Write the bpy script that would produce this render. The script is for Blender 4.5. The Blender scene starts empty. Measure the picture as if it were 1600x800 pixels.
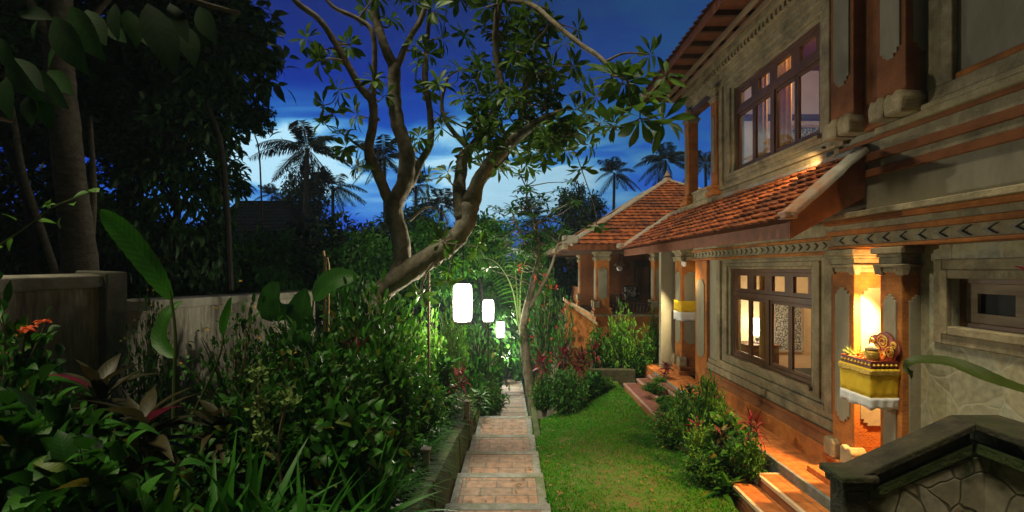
import bpy, math, random
import numpy as np
C = bpy.context.scene
COL = C.collection
random.seed(7)
R = math.radians

# ------------------------------------------------------------------ camera
F = 780.0                     # focal length in pixels of the 1600 px wide frame
cam_d = bpy.data.cameras.new('camera'); cam = bpy.data.objects.new('camera', cam_d); COL.objects.link(cam)
cam_d.sensor_width = 36; cam_d.lens = 36 * F / 1600; cam_d.shift_y = 20 / 1600
cam_d.clip_start = .05; cam_d.clip_end = 3000
cam.location = (0, 0, 0); cam.rotation_euler = (R(90), 0, 0)
C.camera = cam

# ------------------------------------------------------------------ light and exposure
C.view_settings.view_transform = 'Standard'; C.view_settings.look = 'None'
C.view_settings.exposure = .28; C.view_settings.gamma = 1
C.cycles.use_denoising = True
C.cycles.max_bounces = 6; C.cycles.transparent_max_bounces = 12
C.cycles.sample_clamp_indirect = 4
C.cycles.caustics_reflective = False; C.cycles.caustics_refractive = False
SUN_E, SUN_A = 70, 236        # elevation; compass direction the glow comes from (from behind the camera, left)
sd = bpy.data.lights.new('sun', 'SUN'); so = bpy.data.objects.new('sun', sd); COL.objects.link(so)
sd.energy = 2.5; sd.angle = R(13); sd.color = (1.0, .88, .60)
so.rotation_euler = (R(90 - SUN_E), 0, R(180 - SUN_A)); so.location = (-8, -8, 15)
HAZE = .0012
LANTERN_W, PORCH_W, ROOM_LOW, ROOM_UP = 310.0, 28.0, 75.0, 80.0

W = bpy.data.worlds.new('World'); C.world = W; W.use_nodes = True
def world():
    nt = W.node_tree; N = nt.nodes; L = nt.links; N.clear()
    def n(t, **k):
        o = N.new(t)
        for a, b in k.items(): setattr(o, a, b)
        return o
    def math_(op, a, b=None, clamp=False):
        m = n('ShaderNodeMath', operation=op, use_clamp=clamp)
        for i, v in enumerate((a, b)):
            if v is None: continue
            if isinstance(v, (int, float)): m.inputs[i].default_value = v
            else: L.new(v, m.inputs[i])
        return m.outputs[0]
    def ramp(fac, stops):
        r = n('ShaderNodeValToRGB'); L.new(fac, r.inputs[0]); e = r.color_ramp.elements
        while len(e) < len(stops): e.new(.5)
        for q, (p, c) in zip(e, stops):
            q.position = p; q.color = (*c, 1) if isinstance(c, tuple) else (c, c, c, 1)
        return r.outputs[0]
    def mix(f, a, b):
        m = n('ShaderNodeMix', data_type='RGBA')
        if isinstance(f, (int, float)): m.inputs[0].default_value = f
        else: L.new(f, m.inputs[0])
        for s, v in ((m.inputs[6], a), (m.inputs[7], b)):
            if isinstance(v, tuple): s.default_value = (*v, 1)
            else: L.new(v, s)
        return m.outputs[2]
    tc = n('ShaderNodeTexCoord'); sep = n('ShaderNodeSeparateXYZ'); L.new(tc.outputs['Generated'], sep.inputs[0])
    x, y, z = sep.outputs
    base = ramp(math_('MAXIMUM', z, 0), [(0, (.001, .036, .56)), (.10, (.001, .048, .58)), (.24, (.003, .038, .42)),
                                         (.36, (.007, .026, .24)), (.48, (.009, .019, .12)), (.8, (.003, .006, .02))])
    mp = n('ShaderNodeMapping'); mp.inputs['Scale'].default_value = (1.7, 1.7, 6.8); mp.inputs['Location'].default_value = (3.3, .7, 1.1)
    L.new(tc.outputs['Generated'], mp.inputs[0])
    no = n('ShaderNodeTexNoise'); no.inputs['Scale'].default_value = 2.1; no.inputs['Detail'].default_value = 7
    no.inputs['Roughness'].default_value = .5; no.inputs['Distortion'].default_value = .7
    L.new(mp.outputs[0], no.inputs['Vector'])
    cl = ramp(no.outputs['Fac'], [(.40, 0.0), (.66, 1.0)])
    band = ramp(math_('ABSOLUTE', math_('SUBTRACT', z, .185)), [(0, 1.0), (.085, .55), (.15, 0.0)])
    front = ramp(y, [(.72, 0.0), (.88, 1.0)])
    # the afterglow: two brighter openings low in the west
    def glow(d, p):
        v = n('ShaderNodeVectorMath', operation='DOT_PRODUCT'); L.new(tc.outputs['Generated'], v.inputs[0])
        l = math.sqrt(sum(q * q for q in d)); v.inputs[1].default_value = tuple(q / l for q in d)
        return math_('POWER', math_('MAXIMUM', v.outputs['Value'], 0), p)
    g1 = glow((0, 780, 150), 70); g2 = glow((-385, 780, 175), 75); g3 = glow((120, 780, 165), 110)
    gl = math_('ADD', math_('ADD', math_('MULTIPLY', g1, 1.1), math_('MULTIPLY', g2, .85)), math_('MULTIPLY', g3, .35))
    cov = math_('ADD', math_('MULTIPLY', cl, .80), .10)
    f = math_('MULTIPLY', math_('MULTIPLY', math_('ADD', gl, .20), math_('MULTIPLY', cov, 2.3)), math_('MULTIPLY', band, front), True)
    col = mix(f, base, (.08, .50, .86))
    hot = math_('MULTIPLY', math_('POWER', f, 3.0), .75, True)
    col = mix(hot, col, (.60, .88, 1.0))
    # teal veil to the right and higher up
    veil = math_('MULTIPLY', glow((230, 780, 260), 22), math_('ADD', math_('MULTIPLY', cl, .55), .35), True)
    col = mix(veil, col, (.016, .085, .17))
    dim = ramp(y, [(0, .05), (.45, .12), (.78, 1.0)])
    m = n('ShaderNodeMix', data_type='RGBA', blend_type='MULTIPLY'); m.inputs[0].default_value = 1
    L.new(col, m.inputs[6]); L.new(dim, m.inputs[7])
    bg = n('ShaderNodeBackground'); bg.inputs[1].default_value = .88; L.new(m.outputs[2], bg.inputs[0])
    out = n('ShaderNodeOutputWorld'); L.new(bg.outputs[0], out.inputs[0])
world()

# ------------------------------------------------------------------ materials
def mat(name, c1, c2=None, rough=.8, course=0, cell=None,  scale=4.0, bump=0.0, bscale=None, metal=0.0, detail=6, emit=None, estr=0, spec=.3, sx=(1, 1, 1), lo=.35, hi=.65, c3=None):
    m = bpy.data.materials.new(name); m.use_nodes = True; nt = m.node_tree; N = nt.nodes; L = nt.links
    b = N['Principled BSDF']; b.inputs['Roughness'].default_value = rough; b.inputs['Metallic'].default_value = metal
    b.inputs['Specular IOR Level'].default_value = spec; b.inputs['Base Color'].default_value = (*c1, 1)
    tc = N.new('ShaderNodeTexCoord'); mp = N.new('ShaderNodeMapping'); mp.inputs['Scale'].default_value = sx
    L.new(tc.outputs['Object'], mp.inputs[0])
    if c2:
        no = N.new('ShaderNodeTexNoise'); no.inputs['Scale'].default_value = scale; no.inputs['Detail'].default_value = detail
        no.inputs['Roughness'].default_value = .62
        L.new(mp.outputs[0], no.inputs['Vector'])
        r = N.new('ShaderNodeValToRGB'); L.new(no.outputs['Fac'], r.inputs[0])
        r.color_ramp.elements[0].position = lo; r.color_ramp.elements[0].color = (*c1, 1)
        r.color_ramp.elements[1].position = hi; r.color_ramp.elements[1].color = (*c2, 1)
        src = r.outputs[0]
        if c3:                                     # broad stains with a shape of their own
            n2 = N.new('ShaderNodeTexNoise'); n2.inputs['Scale'].default_value = scale * .23; n2.inputs['Detail'].default_value = 9
            n2.inputs['Roughness'].default_value = .7
            L.new(mp.outputs[0], n2.inputs['Vector'])
            r2 = N.new('ShaderNodeValToRGB'); L.new(n2.outputs['Fac'], r2.inputs[0])
            r2.color_ramp.elements[0].position = .47; r2.color_ramp.elements[1].position = .66
            mx = N.new('ShaderNodeMix'); mx.data_type = 'RGBA'; L.new(r2.outputs[0], mx.inputs[0]); L.new(src, mx.inputs[6])
            mx.inputs[7].default_value = (*c3, 1); src = mx.outputs[2]
        if course:                                 # fine horizontal brick courses
            sp = N.new('ShaderNodeSeparateXYZ'); L.new(tc.outputs['Object'], sp.inputs[0])
            fr = N.new('ShaderNodeMath'); fr.operation = 'FRACT'; dv = N.new('ShaderNodeMath'); dv.operation = 'DIVIDE'; dv.inputs[1].default_value = course; L.new(sp.outputs[2], dv.inputs[0]); L.new(dv.outputs[0], fr.inputs[0])
            rc_ = N.new('ShaderNodeValToRGB'); L.new(fr.outputs[0], rc_.inputs[0]); rc_.color_ramp.elements[0].position = .04; rc_.color_ramp.elements[0].color = (.80, .77, .74, 1); rc_.color_ramp.elements[1].position = .14; rc_.color_ramp.elements[1].color = (1, 1, 1, 1)
            mm = N.new('ShaderNodeMix'); mm.data_type = 'RGBA'; mm.blend_type = 'MULTIPLY'; mm.inputs[0].default_value = 1; L.new(src, mm.inputs[6]); L.new(rc_.outputs[0], mm.inputs[7]); src = mm.outputs[2]
        if cell:                                   # each tile burnt a little differently
            sn = N.new('ShaderNodeVectorMath'); sn.operation = 'SNAP'; sn.inputs[1].default_value = cell; L.new(tc.outputs['Object'], sn.inputs[0])
            wn = N.new('ShaderNodeTexWhiteNoise'); L.new(sn.outputs[0], wn.inputs['Vector']); rw = N.new('ShaderNodeValToRGB'); L.new(wn.outputs['Value'], rw.inputs[0])
            rw.color_ramp.elements[0].color = (.45, .42, .42, 1); rw.color_ramp.elements[1].color = (1.25, 1.2, 1.1, 1)
            mm = N.new('ShaderNodeMix'); mm.data_type = 'RGBA'; mm.blend_type = 'MULTIPLY'; mm.inputs[0].default_value = 1; L.new(src, mm.inputs[6]); L.new(rw.outputs[0], mm.inputs[7]); src = mm.outputs[2]
        L.new(src, b.inputs['Base Color'])
    if bump:
        nb = N.new('ShaderNodeTexNoise'); nb.inputs['Scale'].default_value = bscale or scale * 4; nb.inputs['Detail'].default_value = 8
        L.new(mp.outputs[0], nb.inputs['Vector'])
        bm = N.new('ShaderNodeBump'); bm.inputs['Strength'].default_value = bump; bm.inputs['Distance'].default_value = .02
        L.new(nb.outputs['Fac'], bm.inputs['Height']); L.new(bm.outputs[0], b.inputs['Normal'])
    if emit:
        b.inputs['Emission Color'].default_value = (*emit, 1); b.inputs['Emission Strength'].default_value = estr
    return m

def leafmat(name, c1, c2, rough=.42, trans=.28, c3=None, vein=.26, veins=8.0, spec=.26):
    """leaf colour varies from leaf to leaf; ribs follow the blade (lt runs along it, lu across)"""
    m = bpy.data.materials.new(name); m.use_nodes = True; nt = m.node_tree; N = nt.nodes; L = nt.links
    b = N['Principled BSDF']; b.inputs['Roughness'].default_value = rough + .06; b.inputs['Specular IOR Level'].default_value = spec
    def A(n_): q = N.new('ShaderNodeAttribute'); q.attribute_name = n_; return q.outputs['Fac']
    def O(op, x, y=None, z=None, cl=False):
        q = N.new('ShaderNodeMath'); q.operation = op; q.use_clamp = cl
        for i, v in enumerate((x, y, z)):
            if v is None: continue
            if isinstance(v, (int, float)): q.inputs[i].default_value = v
            else: L.new(v, q.inputs[i])
        return q.outputs[0]
    r = N.new('ShaderNodeValToRGB'); L.new(A('rnd'), r.inputs[0])
    r.color_ramp.elements[0].color = (*c1, 1); r.color_ramp.elements[1].color = (*c2, 1)
    if c3:
        e = r.color_ramp.elements.new(.92); e.color = (*c2, 1); r.color_ramp.elements[2].color = (*c3, 1)
    au = O('ABSOLUTE', A('lu')); ph = O('SUBTRACT', O('MULTIPLY', A('lt'), veins), O('MULTIPLY', au, 1.7))
    w = O('POWER', O('MULTIPLY_ADD', O('SINE', O('MULTIPLY', ph, 6.2832)), .5, .5), 3.0)
    rib = O('SUBTRACT', 1.0, O('MULTIPLY', au, 9.0), None, True)
    shade = O('SUBTRACT', O('ADD', 1.0, O('MULTIPLY', rib, vein * 1.2)), O('MULTIPLY', w, vein))
    tc = N.new('ShaderNodeTexCoord'); nz = N.new('ShaderNodeTexNoise'); nz.inputs['Scale'].default_value = 9; nz.inputs['Detail'].default_value = 6; L.new(tc.outputs['Object'], nz.inputs['Vector'])
    shade = O('MULTIPLY', shade, O('MULTIPLY_ADD', nz.outputs['Fac'], .9, .55))
    mu = N.new('ShaderNodeVectorMath'); mu.operation = 'SCALE'; L.new(r.outputs[0], mu.inputs[0]); L.new(shade, mu.inputs['Scale'])
    t = N.new('ShaderNodeBsdfTranslucent'); mx = N.new('ShaderNodeMixShader'); mx.inputs[0].default_value = trans
    L.new(mu.outputs[0], b.inputs['Base Color']); L.new(mu.outputs[0], t.inputs[0])
    bm = N.new('ShaderNodeBump'); bm.inputs['Strength'].default_value = .12; bm.inputs['Distance'].default_value = .004; L.new(w, bm.inputs['Height']); L.new(bm.outputs[0], b.inputs['Normal'])
    L.new(b.outputs[0], mx.inputs[1]); L.new(t.outputs[0], mx.inputs[2])
    L.new(mx.outputs[0], N['Material Output'].inputs[0])
    return m

def cladding(name, cs, grout, scale, moss=None, rough=.85, joint=.5):
    m = bpy.data.materials.new(name); m.use_nodes = True; nt = m.node_tree; N = nt.nodes; L = nt.links
    b = N['Principled BSDF']; b.inputs['Roughness'].default_value = rough; b.inputs['Specular IOR Level'].default_value = .25
    tc = N.new('ShaderNodeTexCoord')
    wn = N.new('ShaderNodeTexNoise'); wn.inputs['Scale'].default_value = 2.2; L.new(tc.outputs['Object'], wn.inputs['Vector'])
    ad = N.new('ShaderNodeVectorMath'); ad.operation = 'MULTIPLY_ADD'; ad.inputs[1].default_value = (.25, .25, .25)
    L.new(wn.outputs['Color'], ad.inputs[0]); L.new(tc.outputs['Object'], ad.inputs[2])
    v = N.new('ShaderNodeTexVoronoi'); v.inputs['Scale'].default_value = scale; L.new(ad.outputs[0], v.inputs['Vector'])
    e = N.new('ShaderNodeTexVoronoi'); e.feature = 'DISTANCE_TO_EDGE'; e.inputs['Scale'].default_value = scale; L.new(ad.outputs[0], e.inputs['Vector'])
    r = N.new('ShaderNodeValToRGB'); sp = N.new('ShaderNodeSeparateColor'); L.new(v.outputs['Color'], sp.inputs[0]); L.new(sp.outputs[0], r.inputs[0])
    el = r.color_ramp.elements
    while len(el) < len(cs): el.new(.5)
    for i, c in enumerate(cs): el[i].position = i / (len(cs) - 1); el[i].color = (*c, 1)
    nz = N.new('ShaderNodeTexNoise'); nz.inputs['Scale'].default_value = 14; nz.inputs['Detail'].default_value = 8; L.new(tc.outputs['Object'], nz.inputs['Vector'])
    rz = N.new('ShaderNodeValToRGB'); rz.color_ramp.elements[0].position = .3; rz.color_ramp.elements[0].color = (.62, .62, .62, 1); rz.color_ramp.elements[1].position = .7
    L.new(nz.outputs['Fac'], rz.inputs[0])
    mu = N.new('ShaderNodeMix'); mu.data_type = 'RGBA'; mu.blend_type = 'MULTIPLY'; mu.inputs[0].default_value = 1
    L.new(r.outputs[0], mu.inputs[6]); L.new(rz.outputs[0], mu.inputs[7])
    g = N.new('ShaderNodeValToRGB'); g.color_ramp.elements[0].position = .012; g.color_ramp.elements[1].position = .04; L.new(e.outputs['Distance'], g.inputs[0])
    mg = N.new('ShaderNodeMix'); mg.data_type = 'RGBA'; L.new(g.outputs[0], mg.inputs[0]); mg.inputs[6].default_value = (*grout, 1); L.new(mu.outputs[2], mg.inputs[7])
    src = mg.outputs[2]
    if moss:
        mn = N.new('ShaderNodeTexNoise'); mn.inputs['Scale'].default_value = 3.4; mn.inputs['Detail'].default_value = 8; L.new(tc.outputs['Object'], mn.inputs['Vector'])
        mr = N.new('ShaderNodeValToRGB'); mr.color_ramp.elements[0].position = .5; mr.color_ramp.elements[1].position = .62; L.new(mn.outputs['Fac'], mr.inputs[0])
        mm = N.new('ShaderNodeMix'); mm.data_type = 'RGBA'; L.new(mr.outputs[0], mm.inputs[0]); L.new(src, mm.inputs[6]); mm.inputs[7].default_value = (*moss, 1); src = mm.outputs[2]
    L.new(src, b.inputs['Base Color'])
    bm = N.new('ShaderNodeBump'); bm.inputs['Strength'].default_value = joint; bm.inputs['Distance'].default_value = .015
    L.new(g.outputs[0], bm.inputs['Height']); L.new(bm.outputs[0], b.inputs['Normal'])
    return m

def brickmat(name, c1, c2, mortar, bw, bh, axes='xy', rough=.75, mort=.012, bump=.5, off=.5):
    m = bpy.data.materials.new(name); m.use_nodes = True; nt = m.node_tree; N = nt.nodes; L = nt.links
    b = N['Principled BSDF']; b.inputs['Roughness'].default_value = rough; b.inputs['Specular IOR Level'].default_value = .25
    tc = N.new('ShaderNodeTexCoord'); s = N.new('ShaderNodeSeparateXYZ'); L.new(tc.outputs['Object'], s.inputs[0])
    c = N.new('ShaderNodeCombineXYZ')
    for i, a in enumerate(axes): L.new(s.outputs['xyz'.index(a)], c.inputs[i])
    br = N.new('ShaderNodeTexBrick'); br.inputs['Scale'].default_value = 1; br.inputs['Brick Width'].default_value = bw
    br.inputs['Row Height'].default_value = bh; br.inputs['Mortar Size'].default_value = mort; br.offset = off
    br.inputs['Color1'].default_value = (*c1, 1); br.inputs['Color2'].default_value = (*c2, 1); br.inputs['Mortar'].default_value = (*mortar, 1)
    L.new(c.outputs[0], br.inputs['Vector'])
    nz = N.new('ShaderNodeTexNoise'); nz.inputs['Scale'].default_value = 9; nz.inputs['Detail'].default_value = 9; L.new(tc.outputs['Object'], nz.inputs['Vector'])
    rz = N.new('ShaderNodeValToRGB'); rz.color_ramp.elements[0].position = .3; rz.color_ramp.elements[0].color = (.5, .5, .5, 1); rz.color_ramp.elements[1].position = .68
    L.new(nz.outputs['Fac'], rz.inputs[0])
    mu = N.new('ShaderNodeMix'); mu.data_type = 'RGBA'; mu.blend_type = 'MULTIPLY'; mu.inputs[0].default_value = 1
    L.new(br.outputs['Color'], mu.inputs[6]); L.new(rz.outputs[0], mu.inputs[7]); L.new(mu.outputs[2], b.inputs['Base Color'])
    if bump:
        bm = N.new('ShaderNodeBump'); bm.invert = True; bm.inputs['Strength'].default_value = bump; bm.inputs['Distance'].default_value = .01
        L.new(br.outputs['Fac'], bm.inputs['Height']); L.new(bm.outputs[0], b.inputs['Normal'])
    return m

def shademat():
    m = bpy.data.materials.new('lit_lantern_shade'); m.use_nodes = True; nt = m.node_tree; N = nt.nodes; L = nt.links
    t = N.new('ShaderNodeBsdfTransparent'); t.inputs[0].default_value = (.8, .78, .72, 1)
    e = N.new('ShaderNodeEmission'); e.inputs[0].default_value = (1.0, .96, .86, 1); e.inputs[1].default_value = 1.6
    a = N.new('ShaderNodeAddShader'); L.new(t.outputs[0], a.inputs[0]); L.new(e.outputs[0], a.inputs[1]); L.new(a.outputs[0], N['Material Output'].inputs[0]); return m

def glassmat():
    m = bpy.data.materials.new('window_glass'); m.use_nodes = True; nt = m.node_tree; N = nt.nodes; L = nt.links
    t = N.new('ShaderNodeBsdfTransparent'); t.inputs[0].default_value = (.93, .93, .93, 1)
    g = N.new('ShaderNodeBsdfGlossy'); g.inputs['Roughness'].default_value = .02
    lw = N.new('ShaderNodeLayerWeight'); lw.inputs[0].default_value = .5
    pw = N.new('ShaderNodeMath'); pw.operation = 'POWER'; pw.inputs[1].default_value = 4; L.new(lw.outputs['Facing'], pw.inputs[0])
    fr = N.new('ShaderNodeMath'); fr.operation = 'MULTIPLY_ADD'; fr.inputs[1].default_value = .5; fr.inputs[2].default_value = .03; L.new(pw.outputs[0], fr.inputs[0])
    mx = N.new('ShaderNodeMixShader'); L.new(fr.outputs[0], mx.inputs[0]); L.new(t.outputs[0], mx.inputs[1]); L.new(g.outputs[0], mx.inputs[2])
    L.new(mx.outputs[0], N['Material Output'].inputs[0]); return m

M = dict(
    plaster=mat('grey_plaster', (.27, .245, .17), (.37, .34, .245), .9, scale=2.2, bump=.25, bscale=22, c3=(.17, .165, .115), sx=(1, 1, .45)),
    trim=mat('carved_grey_stone', (.30, .24, .135), (.44, .365, .22), .85, scale=7, bump=.5, bscale=30, c3=(.17, .145, .09)),
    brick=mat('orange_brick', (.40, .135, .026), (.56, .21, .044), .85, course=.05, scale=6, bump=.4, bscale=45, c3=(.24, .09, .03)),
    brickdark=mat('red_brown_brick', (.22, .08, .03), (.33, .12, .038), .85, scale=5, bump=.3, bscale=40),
    terracotta=brickmat('terracotta_floor_tile', (.58, .20, .05), (.47, .15, .04), (.30, .12, .05), .3, .3, 'xy', .55, .008, .3, 0),
    dusky=mat('dusky_red_step', (.15, .055, .045), (.21, .085, .065), .7, scale=8, bump=.3),
    duskyedge=mat('dusky_pink_nosing', (.30, .17, .14), (.38, .24, .20), .7, scale=8, bump=.3),
    nosing=mat('pale_step_nosing', (.50, .36, .22), (.62, .48, .32), .7, scale=8, bump=.2),
    tile=mat('clay_roof_tile', (.26, .066, .022), (.38, .115, .032), .75, cell=(.22, .22, .11), scale=5, bump=.3, bscale=30, c3=(.11, .04, .024)),
    tileold=mat('weathered_roof_tile', (.16, .044, .024), (.25, .072, .030), .8, cell=(.24, .24, .13), scale=4, bump=.3, bscale=30, c3=(.12, .05, .04)),
    nightroof=mat('silhouette_roof', (.002, .003, .005), (.005, .006, .009), 1.0, scale=5, spec=.0),  # night silhouette put into the roof colour
    cap=mat('mortar_ridge_cap', (.26, .25, .21), (.38, .36, .30), .9, scale=5, bump=.4, c3=(.36, .15, .07)),
    wood=mat('dark_timber', (.055, .026, .012), (.10, .045, .02), .6, scale=6, bump=.2, bscale=30, sx=(1, .2, 1)),
    frame=mat('brown_window_wood', (.10, .045, .02), (.18, .08, .03), .5, scale=7, bump=.15, bscale=40, sx=(1, .3, .3)),
    oldwood=mat('grey_weathered_wood', (.24, .17, .11), (.36, .27, .18), .8, scale=9, bump=.3, bscale=40, sx=(1, .2, 1)),
    soffit=mat('reddish_soffit_boards', (.16, .055, .022), (.24, .08, .03), .7, scale=6, bump=.2, bscale=30),
    glass=glassmat(),
    black=mat('black_shade_and_cover', (.012, .012, .012), rough=.7),
    curtain=mat('golden_curtain', (.66, .36, .09), (.76, .46, .14), .85, scale=10),
    paleroom=mat('cream_room_paint', (.62, .50, .34), (.68, .56, .40), .9, scale=2),
    lilac=mat('pale_room_paint', (.50, .46, .52), (.56, .52, .57), .9, scale=2),
    carved=mat('silver_carved_panel', (.05, .055, .06), (.42, .42, .40), .6, scale=24, bump=.8, bscale=24, lo=.44, hi=.58, detail=3),
    concrete=mat('weathered_concrete', (.20, .18, .135), (.36, .33, .255), .92, scale=2.2, bump=1.0, bscale=9, sx=(1, 7, 1.3), c3=(.10, .09, .06)),
    concretecap=mat('concrete_coping', (.22, .205, .16), (.32, .30, .24), .92, scale=4, bump=.5, bscale=26, c3=(.13, .13, .09)),
    mossy=mat('mossy_stone', (.022, .046, .008), (.075, .088, .030), .95, scale=6, bump=.8, bscale=26, c3=(.045, .075, .02)),
    darkstone=mat('dark_mossy_stone', (.028, .026, .018), (.075, .062, .036), .88, scale=5, bump=.7, bscale=30, c3=(.030, .042, .012)),
    clad=cladding('pale_stone_cladding', [(.42, .40, .27), (.50, .48, .32), (.54, .47, .28), (.46, .45, .33), (.53, .52, .38)], (.45, .43, .30), 2.5, joint=.16),
    cladold=cladding('mossy_stone_cladding', [(.24, .22, .15), (.38, .35, .25), (.30, .24, .16), (.42, .40, .31)], (.10, .10, .07), 3.6, (.045, .055, .022)),
    paver=brickmat('red_path_paver', (.32, .195, .13), (.25, .19, .145), (.15, .14, .115), .44, .235, 'xy', .75, .012, .5),
    slab=mat('grey_path_stone', (.135, .145, .14), (.22, .23, .215), .8, scale=7, bump=.6, bscale=26, c3=(.075, .105, .05)),
    soil=mat('dark_soil', (.022, .018, .010), (.045, .038, .018), 1, scale=6, bump=.8, bscale=20, c3=(.018, .032, .010)),
    lawn=mat('lawn_turf', (.030, .085, .004), (.060, .13, .008), .95, scale=16, bump=1.0, bscale=60, c3=(.105, .082, .026)),
    yellow=mat('yellow_cloth', (.80, .50, .012), (.88, .60, .03), .75, scale=9, bump=.15),
    white=mat('white_cloth', (.74, .74, .76), (.84, .84, .84), .85, scale=9, bump=.15),
    gold=mat('gilded_carving', (.50, .30, .04), (.72, .48, .10), .35, scale=30, bump=.6, bscale=60, metal=.6),
    redwood=mat('dark_red_lacquer', (.14, .02, .012), (.20, .03, .015), .4, scale=12, bump=.2),
    paper=shademat(),
    roomlamp=mat('lit_lamp_shade', (.8, .7, .5), rough=.9, emit=(1.0, .80, .50), estr=30),
    upperlamp=mat('lit_ceiling_lamp', (.8, .7, .5), rough=.9, emit=(1.0, .74, .44), estr=18),
    bulb=mat('lit_bulb', (.8, .7, .5), rough=.9, emit=(1.0, .62, .22), estr=1),
    metal=mat('dark_post_metal', (.03, .03, .03), (.05, .05, .045), .5, scale=12),
    bamboo=mat('dry_bamboo', (.33, .23, .09), (.45, .33, .14), .6, scale=9, bump=.2),
    bark=mat('grey_brown_bark', (.11, .092, .062), (.27, .225, .155), .95, scale=9, bump=1.0, bscale=12, sx=(1, 1, .8), c3=(.34, .33, .26)),
    barkdark=mat('dark_bark', (.050, .042, .030), (.115, .097, .07), .95, scale=7, bump=.9, bscale=20, sx=(1, 1, 2.2), c3=(.055, .06, .03)),
    barkblack=mat('shadowy_bark', (.016, .014, .010), (.034, .030, .022), .95, scale=7, bump=.6, bscale=20),
    stem=mat('green_stem', (.05, .10, .02), (.10, .13, .035), .7, scale=9),
    cane=mat('brown_cane', (.12, .095, .055), (.20, .16, .10), .85, scale=12, bump=.4),
    l_dark=leafmat('dark_green_leaf', (.014, .075, .007), (.045, .175, .014), c3=(.17, .13, .02)),
    l_hang=leafmat('large_shadowy_leaf', (.005, .028, .003), (.015, .055, .006), .6, .3, vein=.16, spec=.10),  # dark green leaf, darkened further in place of canopy shade
    l_olive=leafmat('olive_strap_leaf', (.05, .075, .014), (.085, .115, .02), .45, .3, vein=.05),
    l_mid=leafmat('green_leaf', (.016, .085, .006), (.055, .20, .014), c3=(.20, .17, .02)),
    l_bright=leafmat('bright_green_leaf', (.040, .150, .010), (.13, .31, .022)),
    l_franj=leafmat('frangipani_leaf', (.045, .12, .012), (.13, .26, .030), .4, .3),
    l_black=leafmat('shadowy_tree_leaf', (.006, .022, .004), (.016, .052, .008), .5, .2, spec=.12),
    l_ivy=leafmat('ivy_tree_leaf', (.008, .034, .005), (.026, .085, .010), .45, .22, (.14, .055, .015)),
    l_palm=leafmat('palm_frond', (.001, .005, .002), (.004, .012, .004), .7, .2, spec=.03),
    l_red=leafmat('red_cordyline_leaf', (.050, .014, .012), (.25, .018, .036), .4, .35, vein=.1),
    l_purple=leafmat('purple_cordyline_leaf', (.022, .026, .010), (.070, .058, .020), .4, .3, (.20, .02, .05), vein=.08),
    l_blade=leafmat('strap_leaf', (.012, .085, .006), (.04, .18, .014), .4, .3, vein=.05),
    l_banana=leafmat('banana_leaf', (.035, .17, .008), (.055, .23, .014), .4, .4),
    l_grass=leafmat('lawn_blade', (.024, .165, .002), (.070, .31, .006), .7, .3, (.20, .18, .05)),
    l_fallen=leafmat('dry_fallen_leaf', (.10, .06, .02), (.26, .17, .05), .6, .1),
    l_mondo=leafmat('mondo_grass_blade', (.010, .060, .006), (.035, .125, .016), .6, .2, spec=.05),
    l_pale=leafmat('pale_bracts', (.14, .24, .06), (.26, .36, .10), .6, .3),
    f_orange=leafmat('orange_petal', (.70, .10, .03), (.85, .20, .06), .6, .3),
    f_yellow=leafmat('yellow_petal', (.70, .42, .03), (.85, .60, .08), .6, .3),
    f_red=leafmat('red_petal', (.5, .03, .02), (.7, .08, .03), .6, .3),
)

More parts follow.
